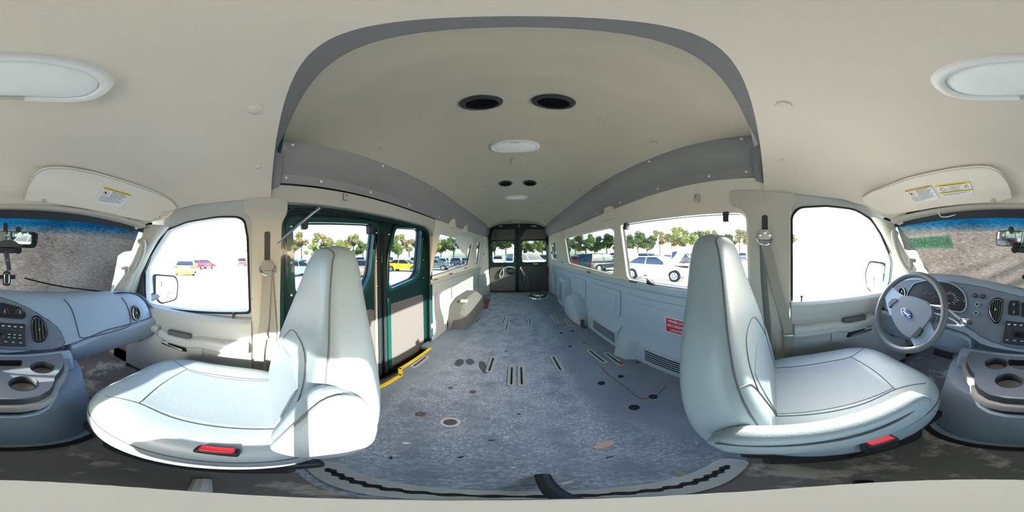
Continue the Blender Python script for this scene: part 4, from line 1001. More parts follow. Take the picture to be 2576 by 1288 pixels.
dome(0.0, -0.232, 0.155, 0.080, headz, 'large white oval dome light on the cab headliner')
def rz(x, y): return roofz(x, y)
c1 = drop(1302, 366, 0, RB); dome(0.0, c1.y, 0.155, 0.075, rz, 'oval dome light nearest the front on the raised roof')
c2 = drop(1304, 495, 0, RB); dome(0.0, c2.y, 0.155, 0.075, rz, 'oval dome light farther back on the raised roof')
def vent(px, py, r, label, col='black'):
    p = drop(px, py, 0, RB); e = 0.02
    dx = Vector((2*e, 0, roofz(p.x+e, p.y)-roofz(p.x-e, p.y))); dy = Vector((0, 2*e, roofz(p.x, p.y+e)-roofz(p.x, p.y-e))); n = dx.cross(dy).normalized()
    if n.z > 0: n = -n
    u, v, n = frame_of(n, Vector((0, 1, 0))); rt = thing('ceiling_vent', label, 'ceiling vent', tuple(p))
    bm = new(); lathe(bm, [(r*0.74, 0.0), (r*0.74, 0.010), (r*0.8, 0.014), (r*0.96, 0.010), (r, 0.0)], p, n, 32); obj('bezel', bm, 'dark_plastic', rt)
    bm = new(); lathe(bm, [(0, 0.001), (r*0.76, 0.001), (r*0.76, 0.004), (0, 0.004)], p, n, 24); obj('duct', bm, 'black', rt)
    uu = Vector((1, 0, 0)); uu = (uu-n*uu.dot(n)).normalized(); vv = n.cross(uu)
    for k in range(-3, 4):
        h = r*0.74*math.sqrt(max(0, 1-(k/3.7)**2)); bm = new(); c = p+vv*(k*r*0.20)+n*0.008
        loft(bm, [[c+uu*s_*h+n*a+vv*b for a, b in ((-0.004, -0.002), (0.004, 0.002), (0.0045, 0.0035), (-0.0035, -0.0005))] for s_ in (-1, 1)]); obj('louver', bm, 'dark_plastic', rt)
    for s_ in (-1, 1):
        bm = new(); lathe(bm, [(0, 0.010), (0.004, 0.010), (0.003, 0.013), (0, 0.013)], p+uu*s_*r*0.87, n, 8); obj('screw', bm, 'black', rt)
    return rt
vent(1210, 258, 0.074, 'round black roof vent, passenger side of the front pair')
vent(1393, 256, 0.074, 'round black roof vent, driver side of the front pair')
vent(1272, 461, 0.072, 'round black roof vent, passenger side of the rear pair')
vent(1333, 460, 0.072, 'round black roof vent, driver side of the rear pair')
for px, py, ds in ((1286, 527, 'passenger-side'), (1319, 527, 'driver-side')):
    p = drop(px, py, 0, RB); bm = new(); lathe(bm, [(0, 0.0), (0.06, 0.0), (0.05, 0.006), (0, 0.008)], p, (0, 0, -1), 20, sx=1.2, sy=0.9); tag(obj('ceiling_cover', bm, 'beige_plastic'), 'plain round blanking cover on the roof liner, %s of the farthest pair' % ds, 'cover')
p = drop(1303, 407, 0, RB); bm = new(); lathe(bm, [(0, 0.0), (0.10, 0.0), (0.085, 0.01), (0, 0.012)], p, (0, 0, -1), 24, sx=1.0, sy=0.62); tag(obj('ceiling_cover', bm, 'liner_roof'), 'shallow shadowed recess cover just behind the front roof light', 'cover')
# headliner push buttons
for px, py, T, r, lab in ((643, 273, HB, 0.018, 'passenger side, upper'), (649, 418, HB, 0.013, 'passenger side, lower by the door'), (1971, 266, HB, 0.018, 'driver side, upper'), (1965, 405, HB, 0.013, 'driver side, lower by the door'),
                  (1095, 311, RB, 0.016, 'raised roof, passenger side near the front vents'), (964, 373, RB, 0.016, 'raised roof, passenger side near the grey panel'), (1511, 305, RB, 0.016, 'raised roof, driver side near the front vents'), (1645, 361, RB, 0.016, 'raised roof, driver side near the grey panel'),
                  (1223, 470, RB, 0.016, 'raised roof, passenger side by the rear vents'), (1385, 466, RB, 0.016, 'raised roof, driver side by the rear vents'), (1148, 482, RB, 0.016, 'raised roof, far passenger edge'), (1460, 476, RB, 0.016, 'raised roof, far driver edge')):
    p = drop(px, py, 0, T); g = headz if T is HB else roofz; e = 0.015
    n = Vector((2*e, 0, g(p.x+e, p.y)-g(p.x-e, p.y))).cross(Vector((0, 2*e, g(p.x, p.y+e)-g(p.x, p.y-e)))).normalized(); n = -n if n.z > 0 else n
    bm = new(); lathe(bm, [(0, -0.002), (r, -0.002), (r*0.95, 0.004), (r*0.6, 0.006), (0, 0.0065)], p, n, 20)
    tag(obj('trim_button', bm, 'headliner' if T is HB else 'liner_roof', ang=60), 'round fabric-coloured fastener on the %s' % (('headliner, ' if T is HB else '')+lab), 'fastener')

# ---------------------------------------------------------------- dashboard
def FY(x, z): return -0.80+0.45*(0.72-z)+0.11*(x/0.75)**2
ZT = [(-0.84, 0.70), (-0.6, 0.715), (-0.3, 0.722), (0.0, 0.735), (0.22, 0.775), (0.4, 0.80), (0.65, 0.80), (0.84, 0.765)]
ZB = [(-0.84, 0.55), (-0.5, 0.53), (-0.25, 0.475), (0.0, 0.455), (0.18, 0.475), (0.3, 0.53), (0.5, 0.555), (0.84, 0.57)]
def dashhit(px, py, off=0.0): return solve(px, py, lambda p: p.y-off-FY(p.x, p.z))
DR = thing('dashboard', 'blue grey dashboard spanning the cab under the windshield', 'dashboard', (0, -0.85, 0.0))
bm = new(); rings = []
for k in range(41):
    x = lerp(-0.81, 0.81, k/40) if 0 < k < 40 else (-0.825 if k == 0 else 0.825); zt, zb = curve(ZT, x), curve(ZB, x); q_ = max(0, (abs(x)-0.70)/0.125); e = 1-q_**3*0.6; zt -= (0.12 if x > 0 else 0.115)*q_**2.2
    f = lambda z, d=0: FY(x, z)+d-(1-e)*0.12
    pts = [(f(zb)-0.03, zb-0.008), (f(zb)-0.002, zb+0.004)]
    pts += [(f(z), z) for z in [lerp(zb+0.02, zt-0.045, i/5) for i in range(6)]]
    pts += [(f(zt-0.02)-0.010, zt-0.018), (f(zt)-0.032, zt-0.004), (f(zt)-0.07, zt), (wy(x, 0.70)+0.10, min(0.712, zt)), (wy(x, 0.68)+0.012, min(0.70, zt-0.01)), (wy(x, 0.68)+0.012, 0.56), (f(zb)-0.10, zb-0.01)]
    rings.append([Vector((x, a, b)) for a, b in pts])
loft(bm, rings); obj('dash_body', bm, 'dash', DR, ang=50)
# lower panels: glovebox side and knee bolster
for s in (-1, 1):
    bm = new(); rings = []
    for k in range(13):
        x = s*lerp(0.30 if s < 0 else 0.255, 0.80, k/12); zb = curve(ZB, x); y = FY(x, zb)
        zl = lerp(0.345, 0.40, k/12) if s < 0 else lerp(0.365, 0.39, k/12)
        rings.append([Vector((x, y-0.02, zb-0.006)), Vector((x, y+0.004, zb-0.02)), Vector((x, y+0.004, zb-0.04)), Vector((x, y-0.012, zl+0.02)), Vector((x, y-0.025, zl)), Vector((x, y-0.10, zl+0.01)), Vector((x, y-0.10, zb-0.02))])
    loft(bm, rings); obj('glove_box' if s < 0 else 'knee_panel', bm, 'dash', DR, ang=40, bev=0.008)
# seam lines of the airbag door
mat('seam_dark', (58, 62, 70), 0.9)
def dline(pts, r=0.0022, m='seam_dark', off=0.001, par=None, nm='seam', sub=3, closed=False):
    bm = new(); P = [dashhit(*p, off) for p in pts]; tube(bm, P, r, 6, sub if not closed else 0, closed); return obj(nm, bm, m, par or DR)
dline([(160, 752), (176, 770), (188, 800), (197, 835), (203, 849), (225, 848), (270, 838), (320, 823), (328, 812)]); dline([(328, 812), (326, 790), (318, 765), (306, 748)])
# centre/driver bezel
up = [(162, 860), (158, 843), (142, 822), (118, 803), (90, 786), (60, 770), (30, 757), (0, 748), (-26, 742), (-66, 732), (-106, 722), (-146, 715), (-186, 709), (-236, 705), (-276, 705), (-306, 707), (-326, 716), (-337, 735)]
lo = [(162, 862), (155, 872), (130, 878), (95, 880), (50, 879), (0, 877), (-36, 872), (-76, 860), (-106, 846), (-126, 832), (-146, 820), (-176, 812), (-226, 806), (-276, 798), (-320, 785), (-334, 765), (-338, 750)]
fx = lambda p: (p[0] if p[0] >= 0 else p[0]+2576, p[1])
U_ = [dashhit(*fx(p)) for p in up]; Lo = [dashhit(*fx(p)) for p in lo]
def xtab(P): return sorted([(p.x, p.z) for p in P])
UT, LT = xtab(U_), xtab(Lo); xa, xb = UT[0][0], min(0.80, UT[-1][0])
def bez(u, v, off):
    x = lerp(xa, xb, u); z0, z1 = curve(LT, x), curve(UT, x)
    if z1 < z0: z0 = z1 = (z0+z1)/2
    z1 = min(z1, curve(ZT, x)-0.022); z = lerp(z0, z1, v); return Vector((x, FY(x, z)+off, z))
bm = new(); grid(bm, lambda u, v: bez(u, v, 0.004), 90, 8, (0, -0.01, 0)); BZ = obj('instrument_bezel', bm, 'dash_bezel', DR, ang=50)
bm = new(); tube(bm, [bez(u/80, 1, 0.002) for u in range(81)]+[bez(1-u/80, 0, 0.002) for u in range(81)], 0.0022, 6); obj('seam', bm, 'seam_dark', DR)
def dface(px, py):
    """local frame on the dash face: u = right as seen facing forward"""
    p = dashhit(px, py); e = 0.01
    n = Vector((-(FY(p.x+e, p.z)-FY(p.x-e, p.z))/(2*e), 1, 0.45)).normalized()
    u = Vector((-1, 0, 0)); u = (u-n*u.dot(n)).normalized(); v = n.cross(u)*-1
    if v.z < 0: v = -v
    return p, u, v, n
def dmap(px, py, off): 
    p, u, v, n = dface(px, py); return (lambda a, b: p+u*a+v*b+n*off)
def poly_px(pts, c):
    p, u, v, n = dface(*c); out_ = []
    for q in pts:
        w_ = ray(*fx(q)); o = Vector((0, 0, H)); t = (p-o).dot(n)/w_.dot(n); d = o+w_*t-p; out_.append((d.dot(u), d.dot(v)))
    return out_
def dplate(name, pts, c, off0, off1, m, par, bev=0.0, rr=0.0, holes=None):
    P = poly_px(pts, c); P = rpoly(P, rr) if rr else P
    bm = new(); plate(bm, P, holes or [], dmap(*c, off1), dmap(*c, off0)); return obj(name, bm, m, par, bev=bev)
# air vents
def dvent(c, outl, label_parent, nslat):
    P = poly_px(outl, c); P = rpoly(P, 0.02, 5); cx = sum(a for a, b in P)/len(P); cy = sum(b for a, b in P)/len(P)
    k = 0.86; inn = [((a-cx)*k+cx, (b-cy)*k+cy) for a, b in P]
    bm = new(); plate(bm, P, [inn], dmap(*c, 0.012), dmap(*c, 0.0)); v = obj('air_vent', bm, 'black_gloss', label_parent, bev=0.003)
    bm = new(); tube(bm, [dmap(*c, 0.013)(*q) for q in inn], 0.0015, 6, closed=True); obj('vent_rim', bm, 'chrome', v)
    bm = new(); plate(bm, inn, [], dmap(*c, 0.0055), dmap(*c, 0.0)); obj('vent_duct', bm, 'black', v)
    x0, x1 = min(a for a, b in inn), max(a for a, b in inn)
    for i in range(1, nslat+1):
        x = lerp(x0, x1, i/(nslat+1)); ys = []
        for (a, b), (c_, d) in zip(inn, inn[1:]+inn[:1]):
            if (a-x)*(c_-x) <= 0 and a != c_: ys.append(lerp(b, d, (x-a)/(c_-a)))
        bm = new(); f1 = dmap(*c, 0.0055); f2 = dmap(*c, 0.012); y0, y1 = min(ys), max(ys)
        loft(bm, [[f1(x-0.001, y), f2(x+0.001, y), f2(x+0.0025, y), f1(x+0.0005, y)] for y in (y0, y1)]); obj('vane', bm, 'steel_dull', v)
    bm = new(); box(bm, dmap(*c, 0.014)((x0+x1)/2, cy), (0.006, 0.008, 0.012)); obj('vane_knob', bm, 'chrome', v, bev=0.001)
dvent((99, 827), [(84, 794), (95, 794), (110, 807), (119, 830), (117, 848), (107, 860), (93, 862), (82, 855), (78, 830), (78, 806)], DR, 3)
dvent((2505, 782), [(2522, 752), (2524, 762), (2520, 795), (2514, 812), (2504, 816), (2494, 803), (2487, 783), (2489, 765), (2498, 753), (2511, 749)], DR, 4)
dvent((339, 787), [(331, 770), (340, 768), (350, 780), (351, 797), (344, 807), (335, 806), (330, 790)], DR, 2)
dvent((2271, 733), [(2262, 748), (2261, 735), (2266, 725), (2273, 722), (2280, 732), (2281, 748)], DR, 2)
# defroster slots at the passenger corner
for k in range(6):
    p = dashhit(298+k*5, 744+k*0.8); bm = new(); box(bm, (p.x, p.y-0.03, curve(ZT, p.x)-0.003), (0.004, 0.03, 0.004)); obj('defroster_slot', bm, 'black', DR)
# instrument cluster
CL = [(2283, 757), (2286, 736), (2302, 714), (2330, 707), (2360, 708), (2388, 712), (2410, 722), (2426, 737), (2432, 753), (2432, 775), (2422, 787), (2400, 784), (2370, 778), (2330, 776), (2295, 772)]
cc = (2358, 745)
P = rpoly(poly_px(CL, cc), 0.015, 3)
bm = new(); plate(bm, P, [], dmap(*cc, 0.010), dmap(*cc, 0.0)); CLo = obj('instrument_cluster', bm, 'black', DR, bev=0.002)
bm = new(); tube(bm, [dmap(*cc, 0.014)(*q) for q in P], 0.004, 6, closed=True); obj('cluster_rim', bm, 'dash', CLo)
def gauge(px, py, r, a0, a1, n, needle):
    c = poly_px([(px, py)], cc)[0]; f = dmap(*cc, 0.0115)
    for i in range(n):
        a = math.radians(lerp(a0, a1, i/(n-1))); bm = new()
        tube(bm, [f(c[0]+r*math.cos(a), c[1]+r*math.sin(a)), f(c[0]+r*0.88*math.cos(a), c[1]+r*0.88*math.sin(a))], 0.0009, 4); obj('tick', bm, 'white', CLo)
    a = math.radians(needle); bm = new(); tube(bm, [f(c[0], c[1]), f(c[0]+r*0.75*math.cos(a), c[1]+r*0.75*math.sin(a))], [0.0018, 0.001], 4); obj('needle', bm, 'red', CLo)
    bm = new(); lathe(bm, [(0, 0.010), (r*0.12, 0.010), (r*0.12, 0.014), (0, 0.014)], dmap(*cc, 0)(*c), dface(*cc)[3], 12); obj('needle_hub', bm, 'dark_plastic', CLo)
gauge(2390, 753, 0.042, 215, -35, 13, 188); gauge(2333, 741, 0.016, 190, 60, 4, 178); gauge(2345, 744, 0.016, 150, 20, 4, 120); gauge(2418, 758, 0.017, 120, -10, 4, 175); gauge(2352, 752, 0.014, 190, 60, 4, 160)
f = dmap(*cc, 0.0115)
for i, t_ in enumerate(['10', '20', '30', '40', '50', '60', '70', '80', '90', '100']):
    a = math.radians(lerp(200, -30, i/9)); c = poly_px([(2390, 753)], cc)[0]; tmap(t_, c[0]+0.030*math.cos(a), c[1]+0.030*math.sin(a), 0.008 if len(t_) < 3 else 0.011, 0.005, f, 'white', CLo, 'numeral')
for t_, px_, py_ in (('E', 2411, 756), ('F', 2427, 758)):
    c = poly_px([(px_, py_)], cc)[0]; tmap(t_, c[0], c[1], 0.0045, 0.007, f, 'white', CLo, 'numeral')
c = poly_px([(2384, 763)], cc)[0]; tmap('PRND21', c[0], c[1], 0.034, 0.006, f, 'white', CLo, 'gear_letters')
# round switches and sockets
for (px, py, kind) in ((2453, 744, 0), (2473, 746, 0), (2459, 766, 1), (2456, 788, 1)):
    p, u, v, n = dface(px, py); bm = new(); r = 0.0105
    lathe(bm, [(0, 0.004), (r*1.2, 0.004), (r*1.2, 0.008), (r, 0.012), (r*0.85, 0.010 if kind else 0.013), (0, 0.010 if kind else 0.013)], p, n, 24); b_ = obj('power_socket' if kind else 'round_switch', bm, 'track_metal' if kind else 'dark_plastic', DR)
    if kind: bm = new(); lathe(bm, [(0, 0.0101), (r*0.62, 0.0101), (r*0.62, 0.0125), (0, 0.0125)], p, n, 20); obj('socket_hole', bm, 'black', b_)
    else: bm = new(); box(bm, p+n*0.0133, (0.003, 0.002, 0.003)); obj('switch_icon', bm, 'white', b_)
# headlight / fan panel and climate panel
kp = dplate('control_panel', [(2541, 756), (2564, 757), (2564, 793), (2537, 793), (2536, 770)], (2551, 775), 0.0, 0.009, 'black', DR, 0.001, 0.006)
for py in (767, 786):
    p, u, v, n = dface(2551, py); bm = new(); lathe(bm, [(0, 0.009), (0.010, 0.009), (0.0085, 0.020), (0, 0.020)], p, n, 20); obj('knob', bm, 'dark_plastic', kp); bm = new(); loft(bm, [[p+n*0.021+u*a+v*b for a, b in ((-0.001, -0.007), (0.001, -0.007), (0.001, 0.007), (-0.001, 0.007))], [p+n*0.0195+u*a+v*b for a, b in ((-0.001, -0.007), (0.001, -0.007), (0.001, 0.007), (-0.001, 0.007))]]); obj('knob_mark', bm, 'white', kp)
kp = dplate('climate_panel', [(-6, 762), (8, 762), (50, 773), (63, 784), (65, 798), (56, 803), (-6, 798)], (28, 783), 0.0, 0.009, 'black', DR, 0.001, 0.006)
for px, py in ((12, 786), (50, 788)):
    p, u, v, n = dface(px, py); bm = new(); lathe(bm, [(0, 0.009), (0.014, 0.009), (0.012, 0.020), (0, 0.020)], p, n, 24); obj('knob', bm, 'dark_plastic', kp)
    bm = new(); box(bm, p+n*0.021+v*0.004, (0.003, 0.004, 0.012)); obj('knob_mark', bm, 'white', kp)
    if px < 20:
        for a0, a1, m_ in ((90, 210, 'blue'), (-30, 90, 'ink_red')):
            bm = new(); tube(bm, [p+n*0.010+u*0.019*math.cos(math.radians(lerp(a0, a1, i/8)))+v*0.019*math.sin(math.radians(lerp(a0, a1, i/8))) for i in range(9)], 0.0013, 4); obj('dial_arc', bm, m_, kp)
    else:
        for i in range(6):
            a = math.radians(lerp(20, 190, i/5)); bm = new(); box(bm, p+n*0.0097+u*0.020*math.cos(a)+v*0.019*math.sin(a), (0.005, 0.001, 0.002)); obj('dial_print', bm, 'white', kp)
# radio
RC = (6, 838)
rd = dplate('radio', [(-44, 808), (62, 816), (62, 870), (-52, 861)], RC, 0.0, 0.012, 'dark_plastic', DR, 0.002, 0.003)
bm = new(); PR = poly_px([(-44, 808), (62, 816), (62, 870), (-52, 861)], RC); tube(bm, [dmap(*RC, 0.0125)(*q) for q in PR], 0.002, 6, closed=True); obj('radio_rim', bm, 'black', rd)
rb_ = bil([(-44, 808), (62, 816), (62, 870), (-52, 861)])
def rbox(a0, a1, b0, b1, m, nm, o0=0.012, o1=0.0155, bev=0.001):
    return dplate(nm, [rb_(a0, b1), rb_(a1, b1), rb_(a1, b0), rb_(a0, b0)], RC, o0, o1, m, rd, bev)
rbox(0.16, 0.86, 0.62, 0.66, 'black', 'disc_slot', 0.0122, 0.0128)
rbox(0.24, 0.56, 0.30, 0.55, 'black_gloss', 'display')
for i in range(6): rbox(0.03+i*0.165, 0.13+i*0.165, 0.08, 0.20, 'dark_plastic', 'button'); rbox(0.05+i*0.165, 0.11+i*0.165, 0.125, 0.15, 'white', 'button_print', 0.0156, 0.016, 0)
for i in range(7): rbox(0.03+i*0.14, 0.12+i*0.14, 0.80, 0.92, 'dark_plastic', 'button'); rbox(0.045+i*0.14, 0.105+i*0.14, 0.84, 0.88, 'white', 'button_print', 0.0156, 0.016, 0)
for i in range(3):
    for j in range(2): rbox(0.60+i*0.12, 0.69+i*0.12, 0.30+j*0.14, 0.41+j*0.14, 'black', 'button'); rbox(0.615+i*0.12, 0.675+i*0.12, 0.34+j*0.14, 0.365+j*0.14, 'white', 'button_print', 0.0156, 0.016, 0)
q = rb_(0.11, 0.44); p, u, v, n = dface(*fx(q)); bm = new(); lathe(bm, [(0, 0.010), (0.011, 0.010), (0.0095, 0.022), (0, 0.022)], p, n, 24); obj('volume_knob', bm, 'dark_plastic', rd)

# ---------------------------------------------------------------- steering wheel
WC = Vector((0.49, -0.53, 0.655)); WN = Vector((-0.03, 0.90, 0.43)).normalized(); WU = Vector((-1, 0, 0)); WU = (WU-WN*WU.dot(WN)).normalized(); WV = WU.cross(WN); WV = WV if WV.z > 0 else -WV
SWt = thing('steering_wheel', 'grey steering wheel with a blue oval badge turned slightly clockwise', 'steering wheel', tuple(WC))
mat('wheel_gray', (88, 92, 94), 0.4, var=0.05, bump=0.15, bs=500)
bm = new(); tube(bm, [WC+WU*0.183*math.cos(t)+WV*0.183*math.sin(t) for t in [2*PI*k/64 for k in range(64)]], 0.0155, 14, closed=True); obj('rim', bm, 'wheel_gray', SWt, ang=60)
def wp(px, py, off=0.0):
    v = ray(px, py); o = Vector((0, 0, H)); t = (WC+WN*off-o).dot(WN)/v.dot(WN); d = o+v*t-WC; return (d.dot(WU), d.dot(WV))
wf = lambda o: (lambda a, b: WC+WU*a+WV*b+WN*o)
pad = rpoly([wp(*q, 0.02) for q in [(2240, 778), (2250, 758), (2268, 744), (2290, 744), (2318, 752), (2342, 772), (2344, 790), (2330, 812), (2312, 833), (2292, 850), (2278, 846), (2258, 828), (2244, 802)]], 0.02, 3)
bm = new(); plate(bm, pad, [], wf(0.018), wf(-0.03))
fs = None; obj('airbag_pad', bm, 'dash_bezel', SWt, ang=50, bev=0.012, bseg=3)
for nm, q_ in (('spoke', [(2226, 742), (2240, 716), (2262, 738), (2300, 758), (2262, 800), (2240, 792)]), ('spoke', [(2292, 852), (2318, 822), (2338, 806), (2356, 838), (2352, 852), (2330, 874), (2306, 882), (2300, 866)])):
    bm = new(); plate(bm, rpoly([wp(*q, -0.004) for q in q_], 0.012, 3), [], wf(0.004), wf(-0.016)); obj(nm, bm, 'dash', SWt, ang=50, bev=0.006)
for q_ in ([(2239, 762), (2248, 753), (2258, 752), (2262, 757), (2250, 766), (2240, 776)], [(2295, 848), (2304, 838), (2318, 822), (2322, 832), (2312, 846), (2300, 851)]):
    bm = new(); plate(bm, rpoly([wp(*q, 0.01) for q in q_], 0.004, 3), [], wf(0.022), wf(0.0)); obj('switch_pod', bm, 'dark_plastic', SWt, bev=0.002)
bc = wp(2277, 787, 0.03); rot = math.radians(-20); cr, sr_ = math.cos(rot), math.sin(rot)
def bf(o): return lambda a, b: wf(o)(bc[0]+a*cr-b*sr_, bc[1]+a*sr_+b*cr)
bm = new(); plate(bm, ell(0, 0, 0.033, 0.0165, 32), [], bf(0.024), bf(0.016)); bd = obj('badge', bm, 'blue', SWt, bev=0.002)
bm = new(); tube(bm, [bf(0.0245)(*q) for q in ell(0, 0, 0.031, 0.0150, 32)], 0.0012, 6, closed=True); obj('badge_rim', bm, 'chrome', bd)
bmq = text2d('Ford', 0.021, 0.0004)
for v_ in bmq.verts: v_.co = bf(0.0248)(v_.co.x+v_.co.y*0.25, v_.co.y)
obj('badge_lettering', bmq, 'white', bd)
# column, shift lever, white cable ties
cb = WC-WN*0.30
bm = new(); lathe(bm, [(0.045, 0.0), (0.055, -0.06), (0.065, -0.20), (0.07, -0.30), (0, -0.30), (0, 0)][:4], WC-WN*0.02, WN, 24); obj('column_cover', bm, 'dash_bezel', SWt, ang=50)
def ppx(pts, y): return [atY(a, b, y) for a, b in pts]
lv = tag(thing('shift_lever', 'column shift lever with a silver knob, right of the steering wheel', 'shift lever', (0.33, -0.58, 0.6)), 'column shift lever with a silver knob, right of the steering wheel', 'shift lever')
L_ = ppx([(2338, 772), (2350, 770), (2372, 773), (2390, 783), (2405, 795), (2420, 805)], -0.56)
bm = new(); tube(bm, [WC-WN*0.07+Vector((-0.03, 0, 0))]+L_, 0.0055, 10, 4); obj('rod', bm, 'track_metal', lv)
k0, k1 = L_[-1], atY(2436, 811, -0.54); d = (k1-k0)
bm = new(); lathe(bm, [(0.007, -0.01), (0.010, 0), (0.014, 0.008), (0.016, d.length), (0.013, d.length+0.006), (0, d.length+0.006)], k0, d, 20); obj('knob', bm, 'chrome', lv)
bm = new(); lathe(bm, [(0, 0), (0.010, 0), (0.010, 0.008), (0, 0.008)], k0+d.normalized()*(d.length+0.003), d, 16); obj('knob_button', bm, 'dark_plastic', lv)
bm = new(); tube(bm, ppx([(2338, 786), (2352, 788), (2378, 796), (2398, 805), (2415, 818)], -0.55), 0.003, 6, 4); tag(obj('cable_tie', bm, 'white'), 'white cable tie curving down from the steering column', 'cable tie')
bm = new(); tube(bm, ppx([(2318, 826), (2340, 819), (2375, 817), (2410, 819), (2440, 817)], -0.545), 0.003, 6, 4); box(bm, atY(2415, 819, -0.545), (0.01, 0.006, 0.008)); tag(obj('cable_tie', bm, 'white'), 'white cable tie stretched level behind the lower rim of the steering wheel', 'cable tie')
# pedals
for px, py, w_, h_, lab in ((2372, 889, 0.13, 0.055, 'wide brake pedal below the steering column'), (2418, 908, 0.05, 0.12, 'upright accelerator pedal beside the console')):
    p = atY(px, py, -0.86); r = thing('pedal', lab, 'pedal', tuple(p)); bm = new(); box(bm, p, (w_, 0.02, h_), Matrix.Rotation(0.5, 3, 'X')); obj('pad', bm, 'dark_plastic', r, bev=0.006)
    bm = new(); tube(bm, [p+Vector((0, -0.01, 0)), p+Vector((0.01, -0.12, 0.14))], 0.009, 6); obj('arm', bm, 'dark_plastic', r)

# ---------------------------------------------------------------- engine cover + cup-holder tray
EC = thing('engine_cover', 'grey engine cover between the footwells with a cup holder tray', 'console', (0, -0.6, 0))
def outline(z, n=24):
    t = z/0.48; ya = lerp(-0.385, -0.44, sm(t)); a = lerp(0.365, 0.315, t); pts = []
    for k in range(n+1):
        th = PI*k/n; c, s_ = math.cos(th), math.sin(th)
        pts.append(Vector((a*math.copysign(abs(c)**0.62, c), ya-0.30+0.30*s_**0.85, z)))
    return pts+[Vector((-a-0.01, -1.0, z)), Vector((a+0.01, -1.0, z))]
bm = new(); loft(bm, [[Vector((p.x*1.07, p.y+0.012, 0.0)) for p in outline(0)], [Vector((p.x*1.06, p.y+0.010, 0.018)) for p in outline(0.0)], [Vector((p.x*1.0, p.y-0.004, 0.028)) for p in outline(0.03)]]+[outline(z) for z in (0.05, 0.10, 0.2, 0.3, 0.37)]); bb(bm, -0.28, 0.28, -0.95, -0.66, 0.36, 0.43); obj('cover_body', bm, 'dash', EC, ang=50)
bm = new(); tube(bm, [Vector((p.x*1.075, p.y+0.016, 0.010)) for p in outline(0)[:-2]], 0.012, 8); obj('base_seal', bm, 'rubber', EC, ang=60)
bm = new(); loft(bm, [[Vector((a, -0.595, 0.37)) for a in (-0.285, 0.285)]+[Vector((a, -0.66, 0.37)) for a in (0.29, -0.29)], [Vector((a, -0.612, 0.462)) for a in (-0.275, 0.275)]+[Vector((a, -0.66, 0.472)) for a in (0.285, -0.285)]]); obj('cover_top', bm, 'dash', EC, bev=0.015)
ZTR = 0.475
half = [(0.0, -0.365), (0.05, -0.366), (0.09, -0.376), (0.125, -0.40), (0.145, -0.43), (0.16, -0.465), (0.19, -0.50), (0.215, -0.535), (0.232, -0.575), (0.236, -0.62)]
tray = half+[(-a, b) for a, b in reversed(half[1:])]
cups = [atZ(57.6, 964.8, ZTR), atZ(105.4, 924, ZTR), atZ(2537.8, 957, ZTR), atZ(2506, 914, ZTR)]
pocket = rpoly([(-0.075, -0.60), (0.075, -0.60), (0.06, -0.545), (0.0, -0.525), (-0.06, -0.545)], 0.02)
hl = [ell(c.x, c.y, 0.040, 0.040, 28) for c in cups]
bm = new(); plate(bm, [(a*0.975, b-0.006) for a, b in tray], hl+[pocket], lambda x, y: Vector((x, y, ZTR)), lambda x, y: Vector((x, y, ZTR-0.012))); TR_ = obj('cup_tray', bm, 'dash_bezel', EC, ang=40)
bm = new(); loft(bm, [[Vector((a*0.975, b-0.006, ZTR-0.006)) for a, b in tray], [Vector((a*0.985, b-0.003, ZTR-0.04)) for a, b in tray]], cap=False); obj('tray_wall', bm, 'dark_plastic', TR_, ang=50)
bm = new(); loft(bm, [[Vector((a*k, b+(k-1)*0.25+d, z)) for a, b in tray] for k, d, z in ((1.0, 0, ZTR-0.034), (1.02, 0.002, ZTR-0.036), (1.03, 0.003, ZTR-0.062), (1.01, 0, ZTR-0.072), (0.94, -0.01, ZTR-0.074))]); obj('tray_lip', bm, 'shroud', TR_, ang=50)
for c in cups:
    bm = new(); lathe(bm, [(0.0405, 0.002), (0.0385, 0.0), (0.0375, -0.03), (0.036, -0.06), (0, -0.06)], (c.x, c.y, ZTR), (0, 0, 1), 28); cu_ = obj('cup_well', bm, 'dark_plastic', TR_, ang=50)
    bm = new(); lathe(bm, [(0, -0.059), (0.033, -0.059), (0.033, -0.057), (0, -0.057)], (c.x, c.y, ZTR), (0, 0, 1), 24); obj('rubber_pad', bm, 'black', cu_)
bm = new(); loft(bm, [[Vector((a, b, ZTR-0.002)) for a, b in pocket], [Vector((a*0.9, b*0.98-0.01, ZTR-0.05)) for a, b in pocket]]); 
for f_ in list(bm.faces):
    if all(abs(v.co.z-(ZTR-0.002)) < 1e-5 for v in f_.verts): bm.faces.remove(f_)
obj('pocket_well', bm, 'black', TR_)
bm = new(); bb(bm, -0.022, 0.012, -0.575, -0.555, ZTR-0.045, ZTR-0.02); obj('pocket_clip', bm, 'dash_bezel', TR_, bev=0.003)
bm = new(); loft(bm, [[Vector((a*0.90, b-0.016+0.003*(i == 1), z)) for a, b in tray] for i, z in enumerate((ZTR-0.072, ZTR-0.112))]); obj('storage_slot', bm, 'black', EC)
bm = new(); tube(bm, [Vector((a*0.94, b-0.004, ZTR-0.114)) for a, b in tray[-7:]+tray[:7]][0:14], 0.007, 8); obj('slot_edge', bm, 'dash', EC, ang=60)
bm = new(); bb(bm, 0.262, 0.287, -0.62, -0.585, 0.0, 0.05); tag(obj('floor_clip', bm, 'black', bev=0.003), 'small black clip at the foot of the engine cover on the driver side', 'clip')

